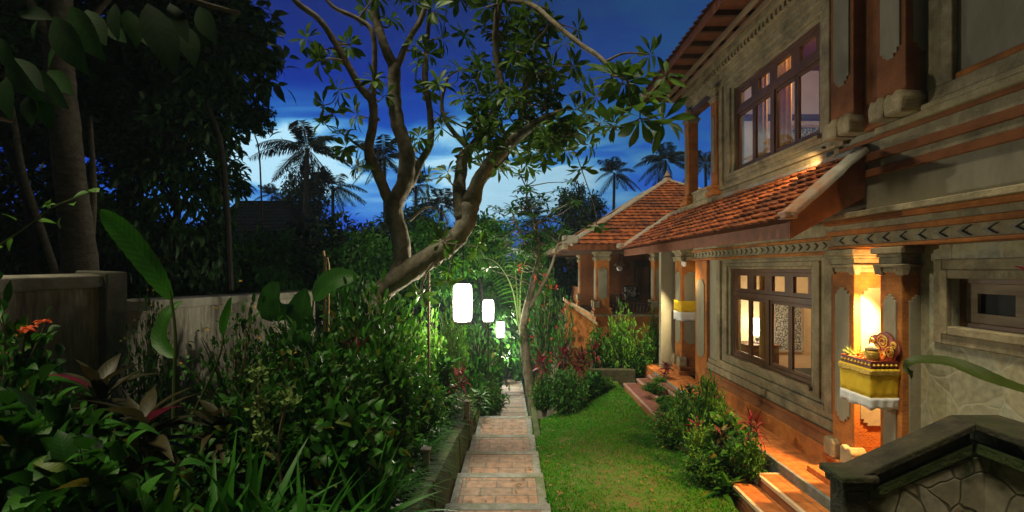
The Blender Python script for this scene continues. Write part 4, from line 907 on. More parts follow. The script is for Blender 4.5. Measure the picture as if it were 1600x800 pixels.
bd = thing('bed', (6.3, 9, -2.75), 'low bed with dark cover inside the lower room', 'bed')
MB().box(5.7, 7.6, 8.2, 10.4, -2.75, -2.35).build('bed_frame', M['wood'], bd, .02); MB().box(5.72, 7.58, 8.22, 10.38, -2.349, -2.05).build('mattress', M['black'], bd, .06)
MB().box(7.2, 7.55, 8.4, 9.2, -2.049, -1.85).build('pillow', M['white'], bd, .07)

# ------------------------------------------------------------------ offering shelf and column cloth
sash = thing('column_cloth', (4.7, 13.3, -1.34), 'yellow and white cloth wrapped around the far column', 'cloth')
def ring(x0, x1, y0, y1, z0, z1, wav, seed, flare=0.0, open_x=False):
    rg = random.Random(seed); pts = []
    for (ax, ay), (bx, by) in (((x1, y1), (x0, y1)), ((x0, y1), (x0, y0)), ((x0, y0), (x1, y0)), ((x1, y0), (x1, y1))):
        n = 16
        for i in range(n): pts.append((ax + (bx - ax) * i / n, ay + (by - ay) * i / n))
    if open_x: pts = pts[:48] + [(x1, y0)]
    cx, cy = (x0 + x1) / 2, (y0 + y1) / 2; ph = rg.uniform(0, 6); vs = []; K = 5
    for k in range(K):
        q = k / (K - 1); z = z1 + (z0 - z1) * q
        for i, (x, y) in enumerate(pts):
            o = 1 + flare * q + wav * q * math.sin(i * 1.15 + ph) ; zz = z + (.012 * math.sin(i * .7 + ph) if k == K - 1 else 0)
            vs.append((cx + (x - cx) * o, cy + (y - cy) * o, zz))
    n = len(pts); last = n - 1 if open_x else n
    return MB().add(vs, [(k * n + i, k * n + (i + 1) % n, (k + 1) * n + (i + 1) % n, (k + 1) * n + i) for k in range(K - 1) for i in range(last)])
def cloth(mb, name, m, parent):
    o = mb.build(name, M[m], parent, 0, True); s_ = o.modifiers.new('thick', 'SOLIDIFY'); s_.thickness = .006; s_.offset = 1
cloth(ring(4.40, 5.01, 13.02, 13.59, -1.14, -.84, .015, 1), 'yellow_band', 'yellow', sash)
cloth(ring(4.395, 5.015, 13.015, 13.595, -1.36, -1.13, .03, 2), 'white_band', 'white', sash)

sh = thing('offering_shelf', (4.25, 5.95, -1.6), 'gilded offering shelf with yellow cloth skirt hung on the corner column', 'shrine shelf')
SX0, SX1, SY0, SY1 = 4.08, 4.395, 5.67, 6.19
MB().box(SX0 + .02, SX1, SY0 + .02, SY1 - .02, -1.30, -1.12).build('shelf_board', M['redwood'], sh, .006)
MB().box(SX0, SX0 + .02, SY0, SY1, -1.16, -1.05).box(SX0 + .021, SX1, SY0, SY0 + .019, -1.16, -1.05).box(SX0 + .021, SX1, SY1 - .019, SY1, -1.16, -1.05).build('rim', M['redwood'], sh, .004)
g_ = MB()
for i in range(9): g_.lathe([(.002, -.02), (.022, 0), (.002, .02)], (SX0 - .002, SY0 + .03 + i * .058, -1.10), 8)
for i in range(6): g_.lathe([(.002, -.02), (.022, 0), (.002, .02)], (SX0 + .03 + i * .05, SY0 - .002, -1.10), 8)
g_.build('rim_carving', M['gold'], sh)
cloth(ring(SX0 - .012, SX1, SY0 - .012, SY1 + .012, -1.50, -1.14, .025, 3, -.06, True), 'yellow_skirt', 'yellow', sh)
cloth(ring(SX0 - .008, SX1, SY0 - .006, SY1 + .006, -1.60, -1.47, .05, 4, -.03, True), 'white_hem', 'white', sh)
cloth(ring(SX0 - .022, SX1, SY0 - .022, SY1 + .022, -1.215, -1.155, .01, 5, 0, True), 'gold_trim', 'gold', sh)
# scrolled back board: lobes in the plane of the column face, gilt curls on its front
lob = []
for cy, cz, r, a0, a1 in ((5.73, -.98, .075, 250, 60), (5.87, -.86, .11, 330, 40), (6.0, -.80, .10, 300, 150), (6.12, -.93, .08, 60, 290)):
    pass
def scroll(): 
    out = []
    for k in range(64):
        a = 2 * math.pi * k / 64; r = .19 + .035 * abs(math.sin(2.5 * a + .4)); out.append((5.87 + 1.15 * r * math.cos(a), -.93 + .85 * r * math.sin(a)))
    return out
MB().prism(scroll(), 'x', 4.365, 4.393).build('back_board', M['redwood'], sh, .004)
g_ = MB()
for cy, cz, r in ((5.76, -.97, .07), (5.87, -.86, .085), (5.98, -.97, .07), (5.87, -1.02, .05), (6.04, -.88, .045), (5.70, -.88, .045)):
    pts = [(4.36, cy + r * (1 - .75 * k / 22) * math.cos(k * .55), cz + r * (1 - .75 * k / 22) * math.sin(k * .55)) for k in range(23)]
    g_.tube(pts, .010, 6)
g_.build('scroll_carving', M['gold'], sh)
jr = thing('offering_jar', (4.2, 5.83, -1.119), 'small golden jar standing on the offering shelf', 'jar')
MB().lathe([(.05, 0), (.075, .03), (.08, .14), (.06, .17)], (4.2, 5.83, -1.119), 14).build('jar_body', M['gold'], jr, 0, True)
MB().lathe([(.066, .171), (.07, .19), (.03, .22), (.012, .25)], (4.2, 5.83, -1.119), 14).build('lid', M['nosing'], jr, 0, True)
bk = thing('offering_basket', (4.2, 6.06, -1.119), 'small straw offering basket at the far end of the shelf', 'basket')
MB().box(4.12, 4.28, 5.99, 6.13, -1.119, -1.06).build('basket_tray', M['bamboo'], bk, .006)
lv = LV(); rg = np.random.default_rng(5)
lv.add(np.tile((4.18, 6.08, -1.06), (26, 1)), np.stack([rg.normal(-.4, .8, 26), rg.normal(.3, .8, 26), rg.random(26) + .3], 1), rg.normal(0, 1, (26, 3)), .16, .014, 'strap', 3, .4, .2, rng=rg); lv.build('straw', M['l_pale'], bk)
lv = LV(); lv.add(np.stack([rg.uniform(4.14, 4.3, 16), rg.uniform(5.98, 6.12, 16), np.full(16, -1.04)], 1), rg.normal(0, 1, (16, 3)) + (0, 0, .6), rg.normal(0, 1, (16, 3)), .06, .04, 'ellip', 3, .2, .3, rng=rg); lv.build('petals', M['f_orange'], bk)

# ------------------------------------------------------------------ plants
def stems_and_leaves(seed, h, r, nb, nl, L, Wd, prof='ellip', stemr=.010, low=.3, upb=.4, curl=.35, fold=.3, nsec=3, dome=.45, jit=.10, tipbias=1.0, oval=1):
    """branches from the foot to points of a dome, leaves along their upper parts"""
    rg = np.random.default_rng(seed); st = MB(); P = []; D = []
    tips = []
    for k in range(nb):
        rho = r * math.sqrt(rg.random()); a = rg.random() * 2 * math.pi
        zt = h * (.45 + .55 * rg.random() ** .6) * (1 - dome * (rho / r) ** 2)
        tip = np.array((rho * math.cos(a), rho * math.sin(a) * oval, zt)); mid = np.array((tip[0] * .35, tip[1] * .35, zt * .6)); tips.append((mid, tip))
        base = np.array((rg.normal(0, .05 * r), rg.normal(0, .05 * r), -.05))
        st.tube([base, (base + mid) / 2 + rg.normal(0, .02 * r, 3), mid, (mid + tip) / 2 + rg.normal(0, .03 * r, 3), tip], [stemr * 1.5, stemr * 1.3, stemr, stemr * .7, stemr * .3], 5, False)
    ks = rg.integers(0, nb, nl); s = low + (1 - low) * rg.random(nl) ** tipbias
    mid = np.array([tips[k][0] for k in ks]); tip = np.array([tips[k][1] for k in ks]); s = s[:, None]
    P = 2 * s * (1 - s) * mid + s * s * tip + rg.normal(0, jit * r, (nl, 3)) * (.4 + .6 * s); P[:, 2] = np.maximum(P[:, 2], .02)
    ax = unit(tip - mid); D = unit(ax * .5 + rg.normal(0, .75, (nl, 3)) + np.array((0, 0, upb)) + unit(P * (1, 1, .2)) * .4)
    N = np.array((0, 0, 1.0)) + rg.normal(0, .45, (nl, 3))
    lv = LV().add(P, D, N, L * rg.uniform(.6, 1.15, nl), Wd * rg.uniform(.7, 1.15, nl), prof, nsec, curl * rg.uniform(.2, 1.6, nl), fold, rng=rg)
    return st, lv, tips, rg
def shrub(name, seed, m, h, r, nb, nl, L, Wd, cat='shrub', flower=None, nf=0, fs=.05, sm='cane', **k):
    t = thing(name, (0, 0, 0), 'leafy shrub', cat); st, lv, tips, rg = stems_and_leaves(seed, h, r, nb, nl, L, Wd, **k)
    st.build('stem', M[sm], t); lv.build('foliage', M[m], t)
    if flower:
        f = LV()
        for q in range(nf):
            p = tips[int(rg.integers(0, len(tips)))][1] + rg.normal(0, .06, 3) + np.array((0, 0, .04))
            n = 9; f.add(np.tile(p, (n, 1)), np.stack([np.cos(np.arange(n) * 2.4), np.sin(np.arange(n) * 2.4), rg.uniform(.1, .9, n)], 1), (0, 0, 1), fs, fs * .7, 'obov', 3, .5, .3, rng=rg)
        f.build('flower', M[flower], t)
    t['h0'] = h * .78; return t
def cordyline(seed, m, ncane, h, L, Wd, nl, name='cordyline_plant', droop=.55, up=.75):
    t = thing(name, (0, 0, 0), 'cordyline', 'plant'); rg = np.random.default_rng(seed); st = MB(); lv = LV()
    for k in range(ncane):
        a = rg.random() * 6.28; rr = rg.random() * .28; top = np.array((math.cos(a) * rr, math.sin(a) * rr, h * (.45 + .55 * rg.random()) - L * .5))
        if k == 0: top = np.array((.02, 0, h - L * .6))
        st.tube([(top[0] * .3, top[1] * .3, -.05), (top[0] * .7, top[1] * .7, top[2] * .5), top], [.022, .018, .014], 6, False)
        az = np.arange(nl) * 2.4 + rg.random() * 6; s = np.linspace(0, 1, nl); el = .1 + up * s + rg.normal(0, .12, nl)
        D = np.stack([np.cos(az) * np.cos(el), np.sin(az) * np.cos(el), np.sin(el)], 1); P = top + np.stack([np.zeros(nl), np.zeros(nl), -.16 + .2 * s], 1)
        lv.add(P, D, np.tile((0, 0, 1.), (nl, 1)) + rg.normal(0, .15, (nl, 3)), L * (1.05 - .35 * s) * rg.uniform(.8, 1.1, nl), Wd * rg.uniform(.8, 1.1, nl), 'lance', 6, droop * (1.1 - .8 * s), .3, rng=rg)
    st.build('cane', M['cane'], t); lv.build('foliage', M[m], t); t['h0'] = h; return t
def strap_clump(seed, m, n, L, Wd, name='strap_leaf_plant', spread=.9, droop=.8):
    t = thing(name, (0, 0, 0), 'strap', 'plant'); rg = np.random.default_rng(seed)
    az = rg.random(n) * 6.28; el = rg.uniform(.5, 1.45, n) * 1.0
    D = np.stack([np.cos(az) * np.cos(el) * spread, np.sin(az) * np.cos(el) * spread, np.sin(el)], 1); P = np.stack([rg.normal(0, .06, n), rg.normal(0, .06, n), np.zeros(n)], 1)
    LV().add(P, D, np.tile((0, 0, 1.), (n, 1)) + rg.normal(0, .2, (n, 3)), L * rg.uniform(.6, 1.1, n), Wd * rg.uniform(.8, 1.2, n), 'strap', 8, droop * (1.5 - el) * rg.uniform(.6, 1.3, n), .25, rng=rg).build('foliage', M[m], t)
    t['h0'] = L * .85; return t
def put(kind, px, pt, d, label, wide=1.0, rot=None, group=None, gz=None, sink=0):
    """stand a plant at depth d under (px, pt), tall enough to reach pt"""
    p = at(px, pt, d); z = (bed_z(p[0], d) if gz is None else gz) - sink; s = max(.15, (p[2] - z) / kind.root['h0'])
    return kind.place((p[0], d, z), random.uniform(0, 6.28) if rot is None else rot, (wide, wide, s), label, group)

GR = 'shrubs of the left garden bed'; GH = 'shrubs beside the villa'; GP = 'shrubs in front of the pavilion'; GC = 'red cordylines'; GU = 'purple leaved cordylines'; GS = 'strap leaved clumps'
hedge = Kind(shrub('leafy_shrub', 11, 'l_mid', 1.3, .75, 80, 2600, .14, .062, jit=.10))
hedge2 = Kind(shrub('leafy_shrub', 12, 'l_dark', 1.3, .8, 80, 2400, .16, .075, jit=.10))
brite = Kind(shrub('leafy_shrub', 13, 'l_bright', 1.2, .55, 60, 1800, .12, .05, jit=.10))
broad = Kind(shrub('broad_leaf_shrub', 14, 'l_dark', 1.2, .6, 40, 700, .22, .15, prof='heart', jit=.12, upb=.3, nsec=5))
hib = Kind(shrub('hibiscus_shrub', 15, 'l_dark', 1.3, .65, 44, 1000, .13, .075, flower='f_orange', nf=7, fs=.075, nsec=4))
lant = Kind(shrub('lantana_shrub', 16, 'l_dark', 1.3, .7, 46, 1300, .085, .045, flower='f_yellow', nf=16, fs=.022))
redf = Kind(shrub('red_flowering_shrub', 17, 'l_mid', 1.3, .55, 40, 1100, .11, .04, flower='f_red', nf=10, fs=.06))
cored = Kind(cordyline(21, 'l_red', 3, 1.1, .46, .085, 16))
corpu = Kind(cordyline(22, 'l_purple', 3, 1.2, .55, .12, 15))
corgr = Kind(cordyline(23, 'l_mid', 4, 1.1, .46, .09, 16, 'green_cordyline'))
strap = Kind(strap_clump(24, 'l_blade', 34, .95, .055))
aspid = Kind(strap_clump(25, 'l_dark', 30, .75, .11, 'broad_blade_plant'))

# left bed, nearest first
put(broad, 45, 655, 3.3, 'dark heart leaved shrub at the very bottom left of the bed', 1.0, group=GR)
put(broad, 150, 720, 3.0, 'low heart leaved shrub below the purple cordylines', .8, group=GR)
put(hib, 12, 525, 4.3, 'hibiscus shrub with salmon orange flowers before the taller concrete wall', 1.0, 2.2, GR)
put(hedge2, 95, 672, 3.9, 'dense dark shrub between hibiscus and purple cordylines', .8, group=GR)
put(corpu, 152, 530, 4.3, 'tallest purple brown cordyline in front of the concrete wall', 1.0, group=GU)
put(corpu, 222, 585, 3.75, 'purple cordyline with widest drooping leaves, beside the banana stem', 1.05, group=GU)
put(corpu, 340, 605, 4.6, 'bronze cordyline right of the banana stem under yellow flowers', .85, group=GU)
put(lant, 232, 492, 6.2, 'yellow flowering shrub trailing along the concrete wall top', .5, group=GR)
put(lant, 375, 520, 5.6, 'yellow flowering shrub in front of the lower concrete wall', .85, group=GR)
put(hedge2, 300, 690, 4.6, 'dark shrub at the foot of the bronze cordyline', .7, group=GR)
put(hedge2, 410, 640, 4.7, 'dark leafy shrub behind the pale flowered stems', .75, group=GR)
put(hedge, 470, 535, 6.6, 'large green shrub left of the frangipani trunk', 1.05, group=GR)
put(hedge2, 505, 585, 5.2, 'big dark shrub in the middle of the left bed', .85, group=GR)
put(hedge, 575, 482, 7.2, 'tall green shrub directly under the frangipani trunk', .95, group=GR)
put(hedge, 600, 560, 5.9, 'green shrub sloping down towards the mondo grass', .72, group=GR)
put(broad, 555, 660, 4.4, 'low heart leaved shrub by the kerb wall near the camera', .62, group=GR)
put(brite, 632, 505, 9.2, 'bright yellow green shrub lit by the biggest lantern', .95, group=GR)
put(brite, 672, 515, 9.75, 'brightest small leaved shrub just left of the biggest lantern post', .8, group=GR)
put(hedge, 650, 592, 7.4, 'round green shrub below the lantern lit ones', .6, group=GR)
put(hedge, 535, 480, 9.5, 'loose green shrub behind the bamboo stakes', .9, group=GR)
put(hedge2, 450, 540, 8.2, 'dark shrub in front of the broad canna leaves', .9, group=GR)
put(cored, 560, 505, 6.9, 'red cordyline showing above the shrubs under the leaning trunk', .7, group=GC)
put(cored, 722, 565, 10.6, 'red cordyline beside the farther stone post', .6, group=GC)
put(corgr, 700, 545, 9.6, 'green cordyline right of the biggest lantern post', .95)
put(corgr, 745, 600, 12.6, 'green cordyline beside the lower path flight', .9)
put(hedge, 757, 598, 14.0, 'green shrub at the left of the lower path flight', .9, group=GR)
put(hedge2, 740, 530, 16.5, 'dark shrub beneath the second lantern', 1.3, group=GR)
put(brite, 705, 500, 13.0, 'light green shrub seen behind the biggest lantern', .9, group=GR)
put(strap, 300, 735, 3.1, 'long strap leaved clump at the bottom edge, left of the others', 1.0, group=GS)
put(strap, 385, 700, 3.5, 'long strap leaved clump behind the bottom edge clumps', 1.0, group=GS)
put(strap, 470, 745, 3.3, 'long strap leaved clump at the bottom edge below the big dark shrub', .9, group=GS)
put(strap, 575, 700, 4.1, 'strap leaved clump nearest the kerb wall', .85, group=GS)
put(aspid, 215, 745, 2.9, 'broad bladed dark plant at the bottom edge left', .9)
# villa side
for kd, px, pt, d, lab, wd, gg in (
    (hedge, 1072, 625, 9.4, 'green shrub at the near end of the dusky red steps', .5, GH), (hedge2, 1105, 606, 9.0, 'dark shrub tallest in the bed under the lower window', .42, GH),
    (broad, 1135, 662, 8.0, 'heart leaved shrub in the middle of the bed under the lower window', .6, GH), (brite, 1095, 668, 7.9, 'light green shrub spilling onto the lawn', .5, GH),
    (broad, 1150, 700, 7.4, 'heart leaved shrub beside the orange steps', .6, GH), (hedge2, 1102, 718, 7.4, 'low dark shrub at the lawn corner beside the orange steps', .42, GH),
    (hedge2, 1045, 655, 8.9, 'low dark shrub at the lawn edge of the villa bed', .42, GH), (brite, 1128, 628, 8.7, 'small light green shrub against the plinth under the lower window', .4, GH),
    (aspid, 1130, 735, 7.1, 'dark broad bladed plant low by the orange steps', .7, None), (corgr, 1060, 600, 9.9, 'green cordyline beside the bronze one at the far end of the villa bed', .55, None),
    (corgr, 1118, 690, 7.6, 'green cordyline at the lawn edge of the villa bed', .55, None),
    (cored, 1172, 628, 7.35, 'single stemmed red cordyline leaning over the walkway edge', .5, GC), (cored, 1090, 650, 8.3, 'red cordyline among the green shrubs under the lower window', .5, GC),
    (corpu, 1128, 655, 7.7, 'bronze cordyline in the middle of the bed under the lower window', .45, GU), (corpu, 1078, 592, 10.4, 'dark bronze cordyline in front of the far column foot', .55, GU)):
    put(kd, px, pt, d, lab, wd, group=gg, gz=-3.2)
put(cored, 1040, 562, 12.6, 'small pink red cordyline below the cloth wrapped column', .6, group=GC, gz=-2.85)
put(hedge, 1052, 628, 10.0, 'small green shrub overhanging the dusky red steps', .45, group=GH, gz=-2.95)
put(brite, 1030, 590, 12.4, 'small bright shrub at the upper end of the dusky red steps', .35, group=GH, gz=-2.85)
put(broad, 1040, 622, 10.6, 'heart leaved shrub leaning over the dusky red steps', .42, group=GH, gz=-2.95)
put(hedge2, 1022, 600, 11.6, 'dark shrub standing on the upper dusky red step', .36, group=GH, gz=-2.9)
put(corgr, 1030, 640, 9.7, 'green cordyline at the foot of the dusky red steps', .42, gz=-3.1)
put(hedge, 1168, 690, 7.2, 'green shrub at the near end of the villa bed against the walkway', .34, group=GH, gz=-3.15)
put(strap, 1055, 612, 9.6, 'small strap leaved clump above the dusky red steps', .45, group=GS, gz=-2.9)
# in front of the pavilion
put(brite, 972, 496, 14.6, 'bright green shrub left of the two against the orange podium', .9, group=GP, gz=-3.3)
put(brite, 1022, 503, 14.8, 'bright green shrub right of the two against the orange podium', .75, group=GP, gz=-3.3)
put(hedge, 940, 525, 15.0, 'green shrub between the red cordylines and bright shrubs', .9, group=GP, gz=-3.5)
put(hedge, 1000, 540, 14.7, 'low green shrub filling the planter at the lawn end', .7, group=GP, gz=-3.4)
put(hedge2, 880, 590, 13.0, 'dark shrub at the far left corner of the lawn', .75, group=GP, gz=-3.75)
put(hedge, 905, 600, 13.3, 'green shrub at the far edge of the lawn under red cordylines', .6, group=GP, gz=-3.6)
put(hedge2, 888, 597, 12.5, 'dark shrub creeping onto the far left part of the lawn', .62, group=GP, gz=-3.7)
put(broad, 925, 588, 13.4, 'broad leaved shrub at the far lawn edge before the planter wall', .62, group=GP, gz=-3.55)
put(hedge, 945, 592, 13.7, 'small green shrub hugging the planter wall', .42, group=GP, gz=-3.4)
put(hedge, 850, 595, 13.0, 'green shrub beside the kerb at the far path corner', .55, group=GP, gz=-3.8)
put(redf, 852, 440, 16.5, 'tall shrub with red flowers right of the epiphyte covered trunk', 1.05, group=GP, gz=-4.4)
put(redf, 880, 480, 15.8, 'red flowering shrub before the stair side wall', .8, group=GP, gz=-4.3)
for px, pt, d, w_, lab in ((845, 540, 13.6, .9, 'red cordyline nearest the path at the lawn end'), (880, 530, 13.8, 1.0, 'largest red cordyline at the lawn end, right of the path one'),
                           (912, 540, 14.0, .9, 'red cordyline in front of the stair side wall'), (930, 525, 14.6, .9, 'dark red cordyline left of the bright green shrubs')):
    put(cored, px, pt, d, lab, w_, group=GC, gz=-3.75)

# mondo grass along the kerb
n = 3800; rg = np.random.default_rng(9); y = rg.uniform(3.6, 11.8, n); cyl = np.floor(y / .28) * .28 + .14; x0_ = -1.17 - .13 * (np.floor(rg.random(n) * 3)); 
P = np.stack([x0_ + rg.normal(0, .035, n), cyl + rg.normal(0, .035, n), np.array([ground_z(-1.3, v) for v in cyl])], 1); az = rg.random(n) * 6.28; el = rg.uniform(.4, 1.4, n)
D = np.stack([np.cos(az) * np.cos(el), np.sin(az) * np.cos(el), np.sin(el)], 1)
lv = LV().add(P, D, np.tile((0, 0, 1.), (n, 1)), rg.uniform(.24, .50, n), rg.uniform(.012, .020, n), 'strap', 6, 1.7 - el * .7, .2, rng=rg)
tag(lv.build('ground_cover', M['l_mondo']), 'dark mondo grass tufts along the mossy kerb wall', 'ground cover', kind='stuff')
# creeping leaves that hide the soil of the left bed
n = 9000; x = rg.uniform(-4.9, -1.1, n); y = rg.uniform(2.2, 13, n); z = np.array([ground_z(a, b) for a, b in zip(x, y)]) + rg.uniform(.02, .25, n)
lv = LV().add(np.stack([x, y, z], 1), rg.normal(0, 1, (n, 3)) * (1, 1, .3) + (0, 0, .35), np.tile((0, 0, 1.), (n, 1)) + rg.normal(0, .4, (n, 3)), rg.uniform(.08, .2, n), rg.uniform(.04, .09, n), 'ellip', 3, .4, .3, rng=rg)
tag(lv.build('undergrowth', M['l_dark']), 'low dark undergrowth between the shrubs of the left bed', 'undergrowth', kind='stuff')

# pale headed stems, banana, canna, stakes and the overhanging near leaf
def px_tube(pts, rad, n=7, k=5, rough=0): return MB().tube(curve([at(*p) for p in pts], k), rad if not hasattr(rad, '__len__') else np.interp(np.linspace(0, 1, (len(pts) - 1) * k + 1), np.linspace(0, 1, len(rad)), rad), n, True, rough)
def big_leaf(parent, name, m, pts, wd, nrm, fold=.25):
    """one large blade along a picture-measured midrib, built at its own depth"""
    c = curve([at(*p) for p in pts], 6); m_n = len(c); vs = []; nrm = np.array(nrm, float)
    for i, p in enumerate(c):
        t = i / (m_n - 1); d = unit(c[min(i + 1, m_n - 1)] - c[max(i - 1, 0)]); s = unit(np.cross(d, nrm)); nn = np.cross(s, d); h = wd / 2 * max(.02, math.sin(math.pi * min(1, t ** .8)) ** .6)
        e = 1 + .05 * math.sin(i * 2.7)
        vs += [p - s * h * e + nn * fold * h, p - s * h * .5 + nn * fold * h * .35, p, p + s * h * .5 + nn * fold * h * .35, p + s * h * e + nn * fold * h]
    mb = MB().add(vs, [(i * 5 + k, i * 5 + k + 1, i * 5 + 6 + k, i * 5 + 5 + k) for i in range(m_n - 1) for k in range(4)])
    o = mb.build(name, M[m], parent, 0, True); a = o.data.attributes.new('rnd', 'FLOAT', 'POINT'); a.data.foreach_set('value', [.5] * len(mb.v))
    a = o.data.attributes.new('lt', 'FLOAT', 'POINT'); a.data.foreach_set('value', [(i // 5) / (m_n - 1) * 2.2 for i in range(len(mb.v))])
    a = o.data.attributes.new('lu', 'FLOAT', 'POINT'); a.data.foreach_set('value', [(i % 5 - 2) / 2 for i in range(len(mb.v))]); return o
bn = thing('banana_plant', tuple(at(270, 700, 5.0)), 'young banana plant with one tall bright leaf before the concrete wall', 'plant')
px_tube([(272, 800, 5.0), (272, 700, 5.0), (273, 600, 5.0), (274, 520, 5.0), (266, 455, 5.0)], [.035, .03, .02, .015, .012]).build('stem', M['stem'], bn)
big_leaf(bn, 'leaf', 'l_banana', [(270, 470, 5.0), (243, 425, 5.0), (205, 375, 4.95), (176, 345, 4.9), (157, 327, 4.85)], .235, (-.3, -.75, .55), .3)
px_tube([(276, 700, 5.0), (315, 620, 4.95), (342, 560, 4.9), (350, 520, 4.9)], [.015, .008]).build('stem', M['stem'], bn)
big_leaf(bn, 'leaf', 'l_banana', [(349, 525, 4.9), (352, 505, 4.9), (358, 485, 4.88), (362, 464, 4.85)], .17, (-.5, -.8, .2))
big_leaf(bn, 'leaf', 'l_mid', [(273, 560, 5.0), (250, 530, 5.1), (262, 490, 5.2), (285, 470, 5.3)], .16, (0, -.8, .5))
cn = thing('canna_plant', tuple(at(470, 560, 7.6)), 'dark broad leaved canna at the end of the lower concrete wall', 'plant')
for pts, w_ in (([(465, 620, 7.6), (445, 500, 7.6), (430, 470, 7.5), (436, 440, 7.4)], .55), ([(470, 620, 7.6), (480, 520, 7.6), (472, 490, 7.5), (478, 450, 7.5)], .5), ([(475, 600, 7.6), (490, 470, 7.6), (520, 440, 7.6), (562, 432, 7.6)], .42), ([(470, 640, 7.0), (480, 550, 6.8), (465, 535, 6.7), (430, 548, 6.6)], .35)):
    c = curve([at(*p) for p in pts[:2]], 4); MB().tube(c, .014, 6).build('stem', M['stem'], cn)
    big_leaf(cn, 'leaf', 'l_dark', [pts[1], pts[2], pts[3]], w_, (-.2, -.8, .5))
ep = thing('pale_flowering_stems', tuple(at(425, 745, 4.2)), 'pale green flower heads on bare twiggy stems at the front of the bed', 'plant')
px_tube([(440, 760, 4.2), (436, 690, 4.2), (445, 640, 4.2), (450, 625, 4.2)], .012).build('stem', M['cane'], ep); px_tube([(437, 720, 4.2), (412, 680, 4.2), (405, 620, 4.2), (404, 585, 4.2)], .011).build('stem', M['cane'], ep)
for hx, hy in ((450, 625), (408, 636), (413, 678), (404, 588)):
    c = at(hx, hy, 4.2); n = 70; P = c + rg.normal(0, .045, (n, 3)); LV().add(P, rg.normal(0, 1, (n, 3)) + (0, 0, .8), rg.normal(0, 1, (n, 3)), .05, .03, 'ellip', 3, .3, .3, rng=rg).build('flower_head', M['l_pale'], ep)
for (xa_, lab) in ((506, 'dry bamboo stake, thicker of the pair behind the canna leaves'), (512, 'dry bamboo stake, thinner of the pair behind the canna leaves')):
    a = at(xa_, 392 if xa_ == 506 else 402, 8.8); q = MB().tube([(a[0], 8.8, bed_z(a[0], 8.8) - .2), (a[0] + .02, 8.8, a[2] * .4), (a[0] - .01, 8.8, a[2])], .024 if xa_ == 506 else .017, 8); tag(q.build('bamboo_stake', M['bamboo']), lab, 'stake', 'bamboo stakes')
a = at(670, 425, 8.9); tag(MB().tube([(a[0], 8.9, bed_z(a[0], 8.9) - .2), (a[0], 8.9, a[2])], .025, 8).build('wooden_stake', M['cane']), 'thin reddish brown stake left of the biggest lantern', 'stake')
nl_ = thing('overhanging_leaf', tuple(at(1700, 660, 2.3)), 'arching strap leaf with curled tip reaching in from the right', 'leaf plant')
big_leaf(nl_, 'leaf', 'l_olive', [(1760, 660, 2.0), (1640, 625, 2.05), (1560, 600, 2.1), (1490, 572, 2.2), (1440, 566, 2.25), (1420, 572, 2.27), (1424, 592, 2.28)], .085, (-.35, -.2, .9), .45)
o = big_leaf(nl_, 'petal', 'l_red', [(1660, 425, 2.1), (1620, 428, 2.1), (1585, 416, 2.1)], .05, (0, -.6, .8))
MB().tube(curve([at(1660, 425, 2.1), at(1720, 520, 2.05), at(1760, 660, 2.0), at(1780, 900, 2.0)]), .012, 6).build('stem', M['stem'], nl_)

# ------------------------------------------------------------------ the frangipani tree
fr_ = thing('frangipani_tree', tuple(at(590, 560, 8.8)), 'big forked frangipani tree leaning over the lanterns with open leaf rosettes', 'tree')
FD = .93
SK = []                                          # skeleton points that twigs grow from
tr = MB()
def limb(pts, rad, keep=True, n=10):
    c = curve([at(p[0], p[1], p[2] * FD) for p in pts], 5); r = np.interp(np.linspace(0, 1, len(c)), np.linspace(0, 1, len(rad)), rad)
    tr.tube(c, r, n, True, .12, len(SK))
    if keep: SK.extend([(p, q) for p, q in zip(c, r)])
limb([(560, 640, 8.6), (583, 510, 8.7), (592, 462, 8.8), (628, 432, 8.8), (668, 405, 8.8), (705, 380, 8.8), (728, 350, 8.8), (736, 318, 8.8)], [.21, .185, .18, .18, .175, .165, .15, .145], False)
limb([(618, 440, 8.8), (627, 410, 8.9), (626, 375, 8.95), (616, 325, 8.9), (632, 285, 8.9), (636, 240, 8.9), (622, 195, 8.9), (616, 150, 8.9), (616, 100, 8.9)], [.15, .145, .14, .14, .135, .125, .115, .11, .10], False)
limb([(616, 105, 8.9), (600, 70, 8.8), (588, 30, 8.8), (584, -20, 8.7), (590, -90, 8.6)], [.09, .075, .07, .06, .04])
limb([(618, 110, 8.9), (640, 60, 9.1), (662, 20, 9.2), (680, -60, 9.3)], [.06, .05, .045, .03])
limb([(606, 312, 8.9), (590, 270, 8.7), (576, 240, 8.6), (583, 195, 8.5), (582, 160, 8.4), (566, 140, 8.3), (545, 105, 8.2), (520, 60, 8.1), (496, 28, 8.0), (460, 0, 7.9), (430, -50, 7.8)], [.09, .085, .08, .07, .065, .06, .055, .05, .045, .04, .03])
limb([(583, 170, 8.45), (584, 60, 8.3), (560, 30, 8.3), (520, 10, 8.3), (490, -30, 8.3)], [.045, .04, .035, .03, .02])
limb([(640, 290, 9.0), (656, 255, 9.1), (672, 225, 9.2), (672, 175, 9.2), (664, 120, 9.2), (668, 60, 9.3), (672, 10, 9.3)], [.075, .065, .06, .055, .05, .04, .03])
limb([(724, 345, 8.8), (718, 300, 8.9), (722, 255, 9.0), (728, 238, 9.0)], [.13, .115, .10, .09], False)
limb([(728, 240, 9.0), (752, 212, 9.0), (770, 180, 9.0), (784, 148, 9.0), (778, 100, 9.0), (774, 50, 8.9), (780, 5, 8.8), (790, -60, 8.8)], [.075, .07, .068, .065, .06, .055, .05, .04])
limb([(736, 318, 8.8), (752, 275, 8.7), (785, 235, 8.6), (820, 205, 8.4), (850, 185, 8.3), (880, 172, 8.1)], [.15, .12, .10, .075, .05, .03])
